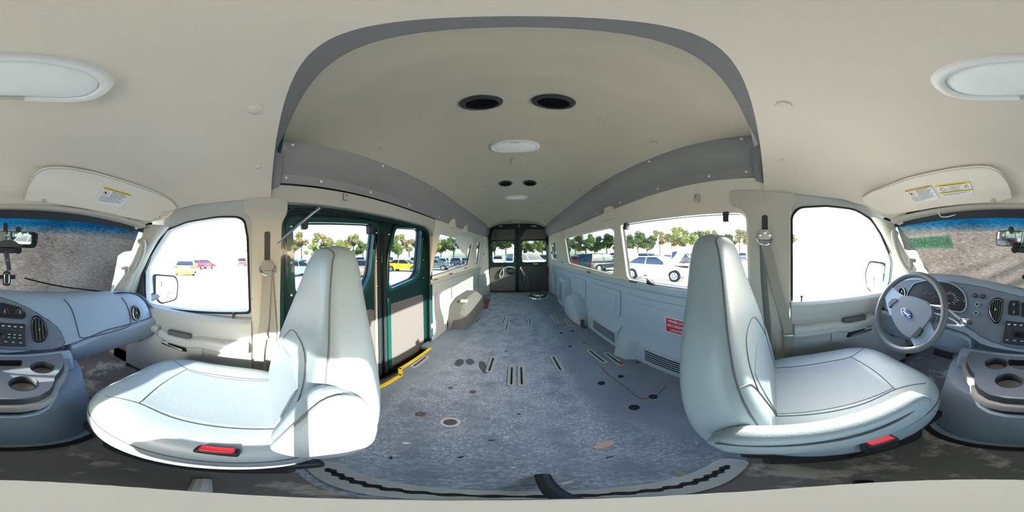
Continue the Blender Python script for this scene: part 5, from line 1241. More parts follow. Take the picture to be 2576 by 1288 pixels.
# ---------------------------------------------------------------- rear-view mirror + hanging mount
MC = Vector((0.003, -0.62, 0.985)); 
RM = thing('rearview_mirror', 'interior rear-view mirror hanging in the middle of the windshield', 'mirror', tuple(MC))
mn = Vector((0.10, 1, -0.06)).normalized(); mu = Vector((-1, 0, 0)); mu = (mu-mn*mu.dot(mn)).normalized(); mv = mn.cross(mu); mv = mv if mv.z > 0 else -mv
mf = lambda o: (lambda a, b: MC+mu*a+mv*b+mn*o)
MO = rpoly([(-0.128, -0.026), (0.118, -0.030), (0.124, 0.026), (-0.128, 0.030)], 0.02, 5)
bm = new(); plate(bm, [(a*1.03, b*1.10) for a, b in MO], [], mf(0.0), mf(-0.022)); obj('housing', bm, 'dark_plastic', RM, bev=0.006)
bm = new(); plate(bm, MO, [], mf(0.003), mf(0.0005)); obj('glass', bm, 'mirror', RM)
bm = new(); tube(bm, [MC-mn*0.02, MC+Vector((0, -0.10, 0.06)), MC+Vector((0, -0.17, 0.09))], 0.010, 8); obj('stalk', bm, 'dark_plastic', RM)
for a in (-0.075, 0.075):
    bm = new(); lathe(bm, [(0, -0.004), (0.011, -0.004), (0.011, 0.008), (0, 0.010)], mf(0.0)(a*0.8-0.01, 0.036), mn, 16); obj('pivot', bm, 'dark_plastic', RM)
# dash-cam style mount clipped in front of the mirror
def py_(px, py, y=-0.58): return atY(px, py, y)
DM = thing('phone_mount', 'black clip-on mount hanging from the rear-view mirror', 'mount', tuple(py_(10, 640)))
a, b = py_(2553, 628), py_(46, 630)
bm = new(); tube(bm, [a, (a+b)/2, b], [0.010, 0.012, 0.010], 10); obj('crossbar', bm, 'dark_plastic', DM)
for q in (a, b, py_(2556, 618), py_(45, 622)):
    bm = new(); lathe(bm, [(0, -0.012), (0.012, -0.010), (0.013, 0.0), (0.012, 0.010), (0, 0.012)], q, (0, 1, 0), 16); obj('clamp_pad', bm, 'black', DM)
c = py_(20, 621); bm = new(); P = ell(0, 0, 0.042, 0.024, 24); P = [(x, max(y, -0.002)) for x, y in P]
plate(bm, P[:14], [], lambda x, y: c+Vector((-x, 0.012, y)), lambda x, y: c+Vector((-x, -0.01, y))); obj('silver_cap', bm, 'panel_gray', DM, bev=0.003)
bm = new(); tube(bm, [py_(15, 632), py_(19, 655), py_(23, 680)], [0.011, 0.009, 0.009], 10); obj('arm', bm, 'dark_plastic', DM)
bm = new(); lathe(bm, [(0, 0), (0.004, 0), (0.003, 0.003), (0, 0.003)], py_(19, 655, -0.57), (0, 1, 0), 12); obj('arm_screw', bm, 'chrome', DM)
c = py_(17, 700, -0.575); bm = new(); plate(bm, rrect(0, 0, 0.028, 0.052, 0.013, 6), [], lambda x, y: c+Vector((-x, 0.012, y)), lambda x, y: c+Vector((-x, -0.010, y))); cr_ = obj('cradle', bm, 'dark_plastic', DM, bev=0.003)
bm = new(); tube(bm, [c+Vector((x, 0.0125, y)) for x, y in rrect(0, 0, 0.016, 0.036, 0.0078, 6)], 0.0009, 4, closed=True); obj('cradle_ring', bm, 'chrome', cr_)
bm = new(); box(bm, c+Vector((0, -0.004, 0.004)), (0.062, 0.010, 0.014)); obj('side_grips', bm, 'black', DM, bev=0.002)
# ================================================================ SEATS
def sellipse(cx, cy, z, a, b, n=40, p=3.0, front=None, tilt=0.0):
    out = []
    for i in range(n):
        t = 2*PI*i/n; c, s_ = math.cos(t), math.sin(t)
        x = a*math.copysign(abs(c)**(2/p), c); y = b*math.copysign(abs(s_)**(2/p), s_)
        if front and y < 0: y += front*(1-min(1, abs(x)/(a*0.80))**3)
        out.append(Vector((cx+x, cy+y, z+tilt*y)))
    return out
def seat(cx, dy, dz, inb, label):
    """inb = direction of the aisle (-1 / +1 in x)"""
    r = thing('captain_seat', label, 'seat', (cx, dy, 0.0))
    # backrest
    tab = [(0.36, .240, .060, .040, 0), (0.40, .250, .078, .050, .010), (0.50, .252, .085, .068, .022), (0.60, .245, .082, .088, .028), (0.68, .226, .076, .106, .026), (0.75, .196, .070, .120, .020),
           (0.81, .163, .064, .132, .014), (0.86, .136, .059, .142, .010), (0.905, .116, .054, .150, .006), (0.935, .102, .048, .155, .003), (0.957, .084, .038, .158, 0), (0.970, .055, .024, .160, 0), (0.975, .02, .010, .160, 0)]
    bm = new(); loft(bm, [sellipse(cx, dy+yc, z+dz, a, b, 44, 3.2, fr) for z, a, b, yc, fr in tab]); bk = obj('backrest', bm, 'seat', r, ang=70, sub=1)
    bpy.context.evaluated_depsgraph_get().update(); BT = BVHTree.FromObject(bk, bpy.context.evaluated_depsgraph_get()); WO = WL[r.name]
    def snap(p, o=0.0, T=None, W=None):
        q = (T or BT).find_nearest(Vector(p)-WO); return q[0]+q[1]*o+WO
    # piping: both front edges, over the headrest
    def edgept(k, side, fr=0.82):
        z, a, b, yc, _ = tab[k]; return Vector((cx+side*a*0.93, dy+yc-b*fr, z+dz))
    path = [edgept(k, inb) for k in range(1, 11)]+[Vector((cx, dy+0.130, 0.972+dz))]+[edgept(k, -inb) for k in range(10, 0, -1)]
    bm = new(); tube(bm, [snap(p, 0.0005) for p in smooth_path(path, 4)], 0.0022, 6); obj('piping', bm, 'seam', r)
    # front face seams, following the face
    def fp(xn, z, off=0.002):
        zs = [t[0] for t in tab]; a = curve([(t[0], t[1]) for t in tab], z); b = curve([(t[0], t[2]) for t in tab], z); yc = curve([(t[0], t[3]) for t in tab], z); fr = curve([(t[0], t[4]) for t in tab], z)
        x = xn*a; y = -b*(1-min(0.999, abs(xn))**3.2)**(1/3.2)+fr*(1-min(1, abs(x)/(a*0.8))**3); return Vector((cx+x, dy+yc+y-off, z+dz))
    for s_ in (-1, 1):
        for q in ([(0.90, 0.655), (0.76, 0.64), (0.62, 0.585), (0.54, 0.50), (0.51, 0.42)], [(0.62, 0.585), (0.55, 0.65), (0.40, 0.695), (0.2, 0.71), (0, 0.712)]):
            bm = new(); tube(bm, [snap(p, 0.0006) for p in smooth_path([fp(s_*a_, b_, 0.0) for a_, b_ in q], 5)], 0.0016, 5); obj('seam', bm, 'seam', r)
    bm = new(); grid(bm, lambda u, v: snap(fp(lerp(-0.47, 0.47, u), lerp(0.43, 0.635-0.02*abs(2*u-1), v), 0.0), 0.0022), 14, 12, (0, 0.004, 0)); obj('back_insert', bm, 'seat_perf', r, ang=70)
    # cushion
    cy = dy-0.185
    def zc_(x, y, z0):   # top dish
        xn, yn = x/0.25, (y-cy)/0.28
        return z0
    ct = [(0.24, .225, .245, 3.0), (0.27, .245, .262, 3.2), (0.33, .252, .280, 3.4), (0.385, .252, .280, 3.4), (0.415, .242, .272, 3.4), (0.433, .222, .244, 3.2), (0.440, .19, .215, 3.0), (0.434, .13, .15, 2.6), (0.430, .06, .07, 2.2)]
    bm = new(); loft(bm, [sellipse(cx, cy, z+dz, a, b, 48, p, None, 0.06 if False else -0.05) for z, a, b, p in ct]); cu_ = obj('cushion', bm, 'seat', r, ang=70, sub=1); bpy.context.evaluated_depsgraph_get().update(); CT = BVHTree.FromObject(cu_, bpy.context.evaluated_depsgraph_get())
    def cp(x, y, off=0.001):
        e = 0.436+dz-0.05*(y)+off; return Vector((cx+x, cy+y, e))
    for q in ([(-0.13, 0.20), (-0.135, 0.0), (-0.13, -0.12), (-0.17, -0.205)], [(0.13, 0.20), (0.135, 0.0), (0.13, -0.12), (0.17, -0.205)], [(-0.13, -0.12), (-0.06, -0.135), (0, -0.14), (0.06, -0.135), (0.13, -0.12)]):
        bm = new(); tube(bm, [snap(p, 0.0006, CT) for p in smooth_path([cp(*p, 0.0) for p in q], 5)], 0.0016, 5); obj('seam', bm, 'seam', r)
    bm = new(); grid(bm, lambda u, v: snap(cp(lerp(-0.12, 0.12, u), lerp(-0.12, 0.19, v), 0), 0.002, CT), 12, 12, (0, 0, -0.004)); obj('cushion_insert', bm, 'seat_perf', r)
    bm = new(); tube(bm, [snap(p, 0.0005, CT) for p in sellipse(cx, cy, 0.392+dz, 0.2535, 0.2815, 48, 3.4, None, -0.05)], 0.003, 6, closed=True); obj('piping', bm, 'seam', r)
    # pedestal
    bm = new(); bb(bm, cx-0.19, cx+0.19, cy-0.18, cy+0.20, 0.0, 0.25+dz); obj('pedestal', bm, 'dark_plastic', r, bev=0.015)
    bm = new(); bb(bm, cx-0.225, cx+0.225, cy-0.22, cy+0.23, 0.22+dz, 0.27+dz); obj('seat_frame', bm, 'black', r, bev=0.01)
    return r, cy
DS, dcy = seat(0.445, 0.005, 0.0, -1, 'driver seat in pale grey vinyl with its armrest lowered')
PS, pcy = seat(-0.425, 0.035, -0.018, 1, 'passenger seat in pale grey vinyl, sunlit, with its armrest folded up')
def capsule(bm, p0, p1, w_, h_, up, n=9):
    """padded armrest: rounded bar from p0 to p1"""
    p0, p1 = Vector(p0), Vector(p1); d = (p1-p0); L_ = d.length; d.normalize(); side = d.cross(Vector(up)).normalized(); u2 = side.cross(d)
    rings = []
    for i in range(n+8):
        t = i/(n+7); k = min(1, (math.sin(PI*min(t, 1-t)/0.24) if min(t, 1-t) < 0.12 else 1)); k = max(0.05, k)**0.5
        c = p0+d*L_*t
        rings.append([c+side*q[0]+u2*q[1] for q in ell(0, 0, w_/2*(0.4+0.6*k), h_/2*k, 24, 3.0)])
    loft(bm, rings)
# driver armrest, lowered along the aisle side
bm = new(); capsule(bm, (0.180, 0.075, 0.505), (0.192, -0.265, 0.525), 0.062, 0.105, (0, 0, 1)); ar = obj('armrest', bm, 'seat', DS, ang=60)
bm = new(); tube(bm, [(0.153, 0.06, 0.535), (0.153, -0.05, 0.545), (0.158, -0.16, 0.553), (0.172, -0.245, 0.55)], 0.0025, 6, 3); obj('piping', bm, 'seam', ar)
# passenger armrest, folded up along the backrest
bm = new(); rings = []
AP = rpoly([(0.000, 0.50), (0.055, 0.42), (0.11, 0.40), (0.185, 0.44), (0.205, 0.58), (0.165, 0.69), (0.10, 0.715), (0.045, 0.64)], 0.05, 4)
AP = [(y*0.74+0.004, z-0.02) for y, z in AP]
acx = sum(p[0] for p in AP)/len(AP); acz = sum(p[1] for p in AP)/len(AP)
for x, k in ((-0.238, 0.86), (-0.232, 0.95), (-0.215, 1.0), (-0.195, 1.0), (-0.182, 0.97), (-0.176, 0.90)):
    rings.append([Vector((x, (y-acy_)*k+acy_, (z-acz)*k+acz)) for (y, z) in AP for acy_ in (acx,)])
loft(bm, rings); ar = obj('armrest', bm, 'seat', PS, ang=60)
bm = new(); tube(bm, [Vector((-0.188, (y-acx)*0.995+acx, (z-acz)*0.995+acz)) for y, z in AP], 0.0025, 6, closed=True); obj('piping', bm, 'seam', ar)
# red belt buckles
for s, p, lab in ((1, atZ(2215, 1109, 0.40), 'red-topped belt buckle beside the driver seat cushion'), (-1, atZ(546, 1132, 0.415), 'red-topped belt buckle beside the passenger seat cushion')):
    r = thing('belt_buckle', lab, 'buckle', tuple(p-Vector((0, 0, 0.1)))); 
    bm = new(); box(bm, p-Vector((0, 0, 0.035)), (0.024, 0.058, 0.07)); obj('housing', bm, 'black', r, bev=0.004)
    bm = new(); box(bm, p+Vector((0, 0, 0.003)), (0.018, 0.046, 0.008)); obj('release_button', bm, 'red', r, bev=0.003)
    bm = new(); tube(bm, [p-Vector((0, 0, 0.06)), p+Vector((s*0.03, 0.03, -0.2))], 0.006, 6); obj('stalk', bm, 'black', r)

# ---------------------------------------------------------------- camera pole on its little floor stand
CP = thing('camera_pole', 'slim silver pole on a three-legged floor stand between the seats', 'pole', (0, -0.004, 0))
mat('pole_silver', (244, 244, 242), 0.4, 0.2, var=0.02)
bm = new(); lathe(bm, [(0, 0.865), (0.0075, 0.865), (0.0085, 0.855), (0.0085, 0.05), (0, 0.05)], (0, -0.0035, 0), (0, 0, 1), 24); obj('shaft', bm, 'pole_silver', CP)
bm = new(); lathe(bm, [(0.0088, 0.835), (0.0105, 0.833), (0.0105, 0.80), (0.0088, 0.798)], (0, -0.0035, 0), (0, 0, 1), 24); obj('collar', bm, 'dark_plastic', CP)
for az, L_, m_ in ((4, 0.21, 'black'), (-109, 0.20, 'pole_silver'), (125, 0.16, 'black')):
    a = math.radians(az); bm = new(); tube(bm, [(0.008*math.sin(a), -0.0035+0.008*math.cos(a), 0.10), (L_*0.6*math.sin(a), L_*0.6*math.cos(a), 0.035), (L_*math.sin(a), L_*math.cos(a), 0.010)], [0.007, 0.009, 0.011], 8); obj('leg', bm, m_, CP)

# ================================================================ CARGO AREA
# anchor tracks in the floor
def track_proto(L_, w_=0.052):
    r = thing('floor_track', 'x', 'anchor track', (0, 0, 0))
    bm = new(); plate(bm, rrect(0, 0, w_, L_, w_*0.45, 6), [rrect(0, 0, 0.010, L_*0.86, 0.004, 2)], lambda x, y: Vector((x, y, 0.006)), lambda x, y: Vector((x, y, 0.0003))); obj('rail', bm, 'track_metal', r, bev=0.001)
    bm = new(); plate(bm, rrect(0, 0, 0.012, L_*0.87, 0.004, 2), [], lambda x, y: Vector((x, y, 0.0012)), lambda x, y: Vector((x, y, 0.0004))); ch = obj('channel', bm, 'black', r)
    n = int(L_*0.86/0.0254)
    bm = new()
    for k in range(n): lathe(bm, [(0, 0.0062), (0.0095, 0.0062), (0.0095, 0.0068), (0, 0.0068)], (0, (k-(n-1)/2)*0.0254, 0), (0, 0, 1), 10)
    obj('keyhole_row', bm, 'black', r); return r
TS = track_proto(0.26)
tr = [((1480, 880), (1524, 915), 'long rail right of the aisle, left of the blood-red stained one'), ((1523, 888), (1567, 920), 'rail with a red stain beside the driver-side wall'), ((1390, 895), (1413, 936), 'single rail right of the middle pair'), ((1242, 898), (1229, 938), 'single rail left of the middle pair'),
      ((1288, 921), (1286, 973), 'left rail of the middle pair'), ((1311, 921), (1313, 973), 'right rail of the middle pair'), ((1075, 896), (1037, 925), 'rail next to the yellow step edge'), ((1210, 796), (1197, 813), 'far rail beside the wheel box on the passenger side'),
      ((1271, 797), (1263, 817), 'far rail left of the aisle, the rear one of two'), ((1278, 811), (1272, 832), 'far rail left of the aisle, the nearer one of two'), ((1331, 798), (1335, 819), 'far rail just right of the aisle'), ((1388, 794), (1403, 813), 'far rail before the driver-side wheelhouse, left of two'), ((1423, 804), (1438, 822), 'far rail against the driver-side wheelhouse')]
for k, (a, b, lab) in enumerate(tr):
    A, B = atZ(*a, 0.0), atZ(*b, 0.0); c = (A+B)/2; d = A-B; rz_ = math.atan2(-d.x, d.y)
    o = TS if k == 0 else clone(TS, c, rz_)
    if k == 0: o.location = c; o.rotation_euler.z = rz_
    o['label'] = 'metal floor anchor track: '+lab.replace('blood-', ''); o['category'] = 'anchor track'; o['group'] = 'metal anchor tracks set in the cargo floor'
    s_ = 1.0
    o.scale = (1 if k not in (4, 5) else 0.92, d.length/0.26, 1)
# the long crosswise track beside the camera pole
A, B = atZ(790, 1168, 0), atZ(1862, 1160, 0)
T2 = track_proto((A-B).length+0.02, 0.062); T2['label'] = 'long crosswise metal anchor track on the floor directly behind the front seats'; T2['group'] = 'metal anchor tracks set in the cargo floor'
T2.location = (A+B)/2+Vector((0, 0.012, 0)); d = A-B; T2.rotation_euler.z = math.atan2(-d.x, d.y)
# floor fasteners, holes, rust, litter
mat('hole', (34, 36, 44), 0.95, var=0.3, vs=90)
for k, (px, py, r_, m_, lab) in enumerate([(1513, 964, 0.022, 'hole', 'left of the rusted square'), (1562, 947, 0.018, 'hole', 'near the top of the rusted square'), (1595, 1025, 0.024, 'hole', 'nearest the driver seat'), (1643, 998, 0.022, 'hole', 'at the lower corner of the rusted square'),
     (1604, 912, 0.020, 'steel_dull', 'by the moulded foot on the driver side'), (1412, 838, 0.018, 'hole', 'right of the aisle before the wheelhouse, left one'), (1440, 833, 0.018, 'hole', 'right of the aisle before the wheelhouse, right one'), (1470, 863, 0.018, 'steel_dull', 'between the wheelhouse and the moulded foot'), (1434, 871, 0.016, 'hole', 'above the slanted rails'),
     (1190, 986, 0.018, 'steel_dull', 'left of the aisle, nearest the front'), (1133, 1062, 0.024, 'steel_dull', 'in a cream washer by the passenger seat'), (1058, 1042, 0.022, 'steel_dull', 'beside the folded armrest'), (1134, 976, 0.014, 'steel_dull', 'small, near the doorway step'), (1274, 884, 0.014, 'steel_dull', 'in the middle of the aisle')]):
    p = atZ(px, py, 0); bm = new(); lathe(bm, [(0, 0.0005), (r_, 0.0005), (r_*0.9, 0.0025), (r_*0.45, 0.0015), (0, 0.001)], (p.x, p.y, 0), (0, 0, 1), 14)
    tag(obj('floor_fastener', bm, m_), ('dark bolt hole' if m_ == 'hole' else 'round metal floor plug')+', '+lab, 'fastener')
bm = new(); c = atZ(1133, 1062, 0); lathe(bm, [(0.026, 0.0004), (0.036, 0.0004), (0.034, 0.0012), (0.026, 0.001)], (c.x, c.y, 0), (0, 0, 1), 18); tag(obj('floor_washer', bm, 'paper'), 'cream ring around a floor plug beside the passenger seat', 'ring')
mat('rust_patch', (128, 98, 84), 0.95, var=0.2, vs=30)
def fpatch(name, pts, m, label, cat, z=0.0006, th=0.0006, jag=0.0):
    P = [atZ(*q, 0) for q in pts]; P = rpoly([(p.x, p.y) for p in P], 0.003 if 'scrap' in name or 'bracket' in name else 0.02, 3)
    if jag: P = [(x+random.uniform(-jag, jag), y+random.uniform(-jag, jag)) for x, y in P]
    bm = new(); plate(bm, P, [], lambda x, y: Vector((x, y, z+th)), lambda x, y: Vector((x, y, z))); return tag(obj(name, bm, m), label, cat)
fpatch('cardboard_scrap', [(1492, 1126), (1503, 1115), (1526, 1109), (1542, 1107), (1546, 1115), (1531, 1124), (1512, 1129), (1498, 1130)], 'cardboard', 'torn tan cardboard scrap lying on the cargo floor', 'scrap', 0.001, 0.002)
fpatch('paper_scrap', [(1009, 1114), (1022, 1112), (1035, 1115), (1022, 1118)], 'white', 'small white scrap on the floor right of the passenger armrest', 'scrap', 0.001, 0.001)
fpatch('paper_scrap', [(1400, 1217), (1420, 1212), (1446, 1210), (1440, 1214), (1415, 1219)], 'paper', 'thin pale scrap near the crosswise track', 'scrap', 0.001, 0.001)
fpatch('paper_scrap', [(1265, 1099), (1280, 1098), (1282, 1101), (1266, 1102)], 'paper', 'tiny pale chip in the middle of the cargo floor', 'scrap', 0.001, 0.001)
fpatch('metal_bracket', [(1690, 1186), (1712, 1184), (1732, 1193), (1716, 1199)], 'metal', 'small bent metal clip by the driver-side end of the crosswise track', 'clip', 0.001, 0.004)
for q, lab in (([(982, 1148), (988, 1150), (986, 1156), (980, 1154)], 'dark debris chip near the passenger armrest'), ([(1148, 1151), (1162, 1148), (1170, 1148), (1160, 1153)], 'dark sliver left of centre on the cargo floor'), ([(1228, 1107), (1244, 1106), (1246, 1108), (1230, 1109)], 'thin dark sliver in mid floor'), ([(1300, 1040), (1308, 1041), (1311, 1044), (1304, 1043)], 'tiny dark sliver ahead of the middle rails'), ([(1523, 1151), (1545, 1147), (1543, 1149), (1526, 1153)], 'dark sliver just below the cardboard scrap')):
    fpatch('debris', q, 'black', lab, 'debris', 0.001, 0.002)
# rusted plate outline with bright screws
def rustline(pts, lab):
    P = [atZ(*q, 0.0008) for q in pts]; bm = new(); tube(bm, P, 0.004, 5, 3, flat=0.25); tag(obj('rust_line', bm, 'rust_patch'), lab, 'stain')
rustline([(1510, 922), (1540, 950), (1572, 972), (1612, 1002), (1650, 995), (1676, 970)], 'rusty outline of a removed bracket on the cargo floor near the driver seat')
for px, py, lab in ((1517, 927, 'top left'), (1543, 920, 'top'), (1615, 997, 'bottom left'), (1643, 983, 'bottom middle'), (1668, 968, 'bottom right')):
    p = atZ(px, py, 0); bm = new(); lathe(bm, [(0, 0.0005), (0.0065, 0.0005), (0.006, 0.004), (0, 0.006)], (p.x, p.y, 0), (0, 0, 1), 10); tag(obj('floor_screw', bm, 'orange_metal'), 'bright coppery screw at the %s of the rusty outline' % lab, 'screw')
fpatch('rust_stain', [(1200, 764), (1208, 755), (1222, 751), (1234, 753), (1230, 762), (1228, 775), (1214, 778)], 'rust', 'brown rust stain on the floor by the left rear corner', 'stain', 0.0004, 0.0004, 0.006)
fpatch('red_stain', [(1556, 913), (1564, 910), (1570, 916), (1562, 919)], 'red', 'red paint smear at the end of a floor track', 'stain', 0.007, 0.0006, 0.006)
mat('water_stain', (78, 84, 86), 0.8, var=0.15, vs=20)
for q, lab in (([(1143, 912), (1150, 904), (1163, 903), (1168, 912), (1158, 922), (1146, 920)], 'leftmost'), ([(1172, 906), (1182, 901), (1192, 906), (1193, 914), (1184, 919), (1174, 915)], 'middle'), ([(1203, 913), (1210, 907), (1220, 913), (1228, 927), (1226, 940), (1215, 938), (1206, 925)], 'rightmost')):
    fpatch('floor_stain', q, 'water_stain', 'dark dried puddle on the floor near the doorway, %s one' % lab, 'stain', 0.0005, 0.0004, 0.003)

# left wheel box: trapezoid body with a flat angled lid
mat('wheel_box', (112, 104, 98), 0.8, var=0.1, bump=0.3); WB = thing('wheel_box', 'grey wheel arch box against the passenger-side wall', 'wheel box', (-0.74, 2.3, 0))
pr = [(1.80, 0.0), (1.86, 0.20), (1.95, 0.285), (2.15, 0.345), (2.62, 0.35), (2.82, 0.27), (2.93, 0.0)]
bm = new(); loft(bm, [[Vector((x, lerp(2.35, y, k), z*kz)) for y, z in pr] for x, k, kz in ((-0.852, 1.03, 1.0), (-0.70, 1.0, 1.0), (-0.635, 0.97, 0.80), (-0.612, 0.97, 0.55), (-0.605, 0.99, 0.0))]); obj('box_body', bm, 'wheel_box', WB, ang=30, bev=0.015)
p = Vector((-0.80, 1.86, 0.32)); bm = new(); box(bm, (-0.70, 2.02, 0.325), (0.09, 0.06, 0.02), Matrix.Rotation(0.3, 3, 'X')); obj('tape_patch', bm, 'paper', WB)
bm = new(); box(bm, (-0.80, 1.79, 0.055), (0.05, 0.02, 0.12), Matrix.Rotation(-0.2, 3, 'X')); box(bm, (-0.80, 1.77, 0.005), (0.05, 0.07, 0.01)); tag(obj('floor_bracket', bm, 'metal', bev=0.003), 'bent metal bracket at the front of the wheel arch box', 'bracket')
bm = new(); box(bm, (0.74, 1.80, 0.05), (0.05, 0.02, 0.10)); box(bm, (0.74, 1.775, 0.012), (0.045, 0.06, 0.024)); tag(obj('floor_bracket', bm, 'steel_dull', bev=0.003), 'small metal bracket in front of the driver-side wheelhouse', 'bracket')
# left wall relief
for O_, nm in (([(1.55, 0.05), (1.55, 0.52), (1.62, 0.54), (1.62, 0.12)], 'rib'), ([(1.98, 0.36), (1.98, 0.52), (2.30, 0.54), (2.30, 0.40)], 'pocket'), ([(3.12, 0.10), (3.12, 0.36), (3.40, 0.42), (3.40, 0.12)], 'pocket')):
    bm = new(); plate(bm, rpoly(O_, 0.03), [], lmap(-1, 0.848), lmap(-1, 0.866)); obj(nm, bm, 'lower_trim_left', LL, bev=0.004)
# hubcap
HC = thing('hubcap', 'chrome wheel cover lying on the floor near the right rear door', 'wheel cover', (0.43, 3.55, 0))
hc = atZ(1355, 744, 0.03); HC.location = hc; WL[HC.name] = Vector((hc.x, hc.y, 0)); HC.location = (hc.x, hc.y, 0)
bm = new(); lathe(bm, [(0.0, 0.075), (0.04, 0.075), (0.075, 0.068), (0.085, 0.045), (0.15, 0.050), (0.215, 0.040), (0.225, 0.018), (0.215, 0.012), (0.14, 0.030), (0.0, 0.040)], (hc.x, hc.y, 0.004), (0.0, -0.08, 1), 48); obj('disc', bm, 'chrome', HC, ang=40)
for k in range(8):
    a = 2*PI*k/8; bm = new(); lathe(bm, [(0, 0.056), (0.014, 0.056), (0.012, 0.068), (0, 0.072)], (hc.x+0.115*math.cos(a), hc.y+0.115*math.sin(a), 0.0), (0, 0, 1), 10); obj('lug_boss', bm, 'chrome', HC)
for k in range(6):
    a = 2*PI*k/6+0.3; bm = new(); box(bm, (hc.x+0.18*math.cos(a), hc.y+0.18*math.sin(a), 0.056), (0.05, 0.016, 0.004), Matrix.Rotation(a, 3, 'Z')); obj('vent_hole', bm, 'black', HC)
# red thing + tie-downs near rear
for px, py, m_, lab in ((1240, 746, 'paper', 'pale tie-down ring on the floor before the left rear door'), (1376, 747, 'metal', 'metal tie-down ring on the floor behind the chrome wheel cover'), (1374, 733, 'red', 'small red reflector on the sill below the right rear door')):
    p = atZ(px, py, 0) if py > 735 else Vector((0.62, 4.03, 0.0)); bm = new()
    if m_ == 'red': box(bm, p+Vector((0, 0, 0.03)), (0.05, 0.02, 0.06))
    else: tube(bm, [p+Vector((0.035*math.cos(t), 0.035*math.sin(t), 0.012+0.006*math.sin(t))) for t in [2*PI*k/16 for k in range(16)]], 0.008, 6, closed=True)
    tag(obj('tie_down' if m_ != 'red' else 'reflector', bm, m_), lab, 'tie-down' if m_ != 'red' else 'reflector')
bm = new(); plate(bm, [(-0.62, 3.98), (0.55, 3.98), (0.55, 4.07), (-0.62, 4.07)], [], lambda x, y: Vector((x, y, 0.008)), lambda x, y: Vector((x, y, 0.0005))); tag(obj('threshold_plate', bm, 'steel_dull', bev=0.002), 'scuffed metal threshold plate along the rear doors', 'threshold')
# wheelchair sign on the driver-side wall
q = [atX(1674, 797, 0.846), atX(1674, 832, 0.846)]
zt_, zb_ = q[0].z+0.003, q[1].z-0.002; y1_ = q[0].y; y0_ = y1_-0.205
bm = new(); plate(bm, rrect((y0_+y1_)/2, (zt_+zb_)/2, y1_-y0_, zt_-zb_, 0.004), [], lmap(1, 0.8445), lmap(1, 0.8475)); sg = tag(obj('sign', bm, 'white'), 'red wheelchair securement sign on the driver-side wall panel', 'sign')
bm = new(); plate(bm, rrect((y0_+y1_)/2, (zt_+zb_)/2, y1_-y0_-0.012, zt_-zb_-0.012, 0.003), [], lmap(1, 0.8438), lmap(1, 0.8444)); obj('sign_field', bm, 'sign_red', sg)
for k, (t_, w_) in enumerate((('WHEELCHAIR', 0.165), ('SECUREMENT', 0.172), ('LOCATION', 0.12))):
    tmap(t_, 0, 0, w_, 0.021, lambda a, b, k=k: Vector((0.8430, (y0_+y1_)/2-a, (zt_+zb_)/2+(0.033-k*0.033)+b)), 'white', sg, bold=0.02)
# window latches and hooks
for px, py, s, lab in ((1826, 542, 1, 'black latch hanging from the top front corner of the large driver-side window'), (1574, 567, 1, 'black latch at the top rear corner of the large driver-side window')):
    p = hitW(px, py, -0.01); bm = new(); bb(bm, p.x-0.012, p.x+0.03, p.y-0.016, p.y+0.016, p.z-0.035, p.z+0.02); tag(obj('window_latch', bm, 'dark_plastic', bev=0.008), lab, 'latch')
p = hitW(1636, 712, -0.02); r = thing('window_latch', 'grey and black swing latch on the sill of the large driver-side window', 'latch', tuple(p)); bm = new(); bb(bm, p.x-0.012, p.x+0.02, p.y-0.03, p.y+0.03, p.z-0.012, p.z+0.02); obj('base', bm, 'black', r, bev=0.006); bm = new(); box(bm, p+Vector((-0.015, -0.005, 0.02)), (0.015, 0.06, 0.012), Matrix.Rotation(0.5, 3, 'X')); obj('lever', bm, 'metal', r, bev=0.003)
for px, py, lab in ((870, 494, 'above the side cargo doorway'), (1752, 497, 'above the large driver-side window')):
    p = hitW(px, py, -0.012); s = 1 if px > 1302 else -1; r = thing('garment_hook', 'small beige coat hook '+lab, 'hook', tuple(p)); bm = new(); bb(bm, p.x-0.008*s, p.x+0.015*s, p.y-0.014, p.y+0.014, p.z-0.025, p.z+0.022); obj('base', bm, 'beige_plastic', r, bev=0.006); bm = new(); lathe(bm, [(0, 0), (0.004, 0), (0.004, 0.002), (0, 0.002)], (p.x-0.008*s, p.y, p.z+0.004), (-s, 0, 0), 8); obj('hook_screw', bm, 'black', r)
# belt anchor housings along the wall tops
for k, (s, px, py) in enumerate([(1, 1534, 538), (-1, 1137, 563), (-1, 1170, 577), (1, 1415, 590)]):
    p = hitW(px, py, -0.005); bm = new(); rings = [[Vector((s*(abs(p.x)-d), p.y+yy, p.z+zz)) for yy, zz in ((-w_, -0.05), (w_, -0.05), (w_*0.7, 0.06), (-w_*0.7, 0.06))] for d, w_ in ((-0.02, 0.11), (0.03, 0.06), (0.035, 0.04))]
    loft(bm, rings); tag(obj('belt_anchor_cover', bm, 'upper_trim', bev=0.01), 'moulded anchor bulge high on the %s wall, %s' % ('driver-side' if s > 0 else 'passenger-side', ['near the large window', 'the nearer of two', 'the farther of two', 'by the rear window'][k]), 'anchor cover')
# torn shade stuck inside the passenger-side window
P_ = [(1141, 592), (1185, 597), (1188, 606), (1175, 628), (1172, 643), (1160, 634), (1146, 612)]
bm = new(); plate(bm, yz(P_, 0.005), [], wmap(-1, -0.006), wmap(-1, -0.009)); tag(obj('torn_film', bm, 'white'), 'torn white film hanging inside the passenger-side window', 'film')
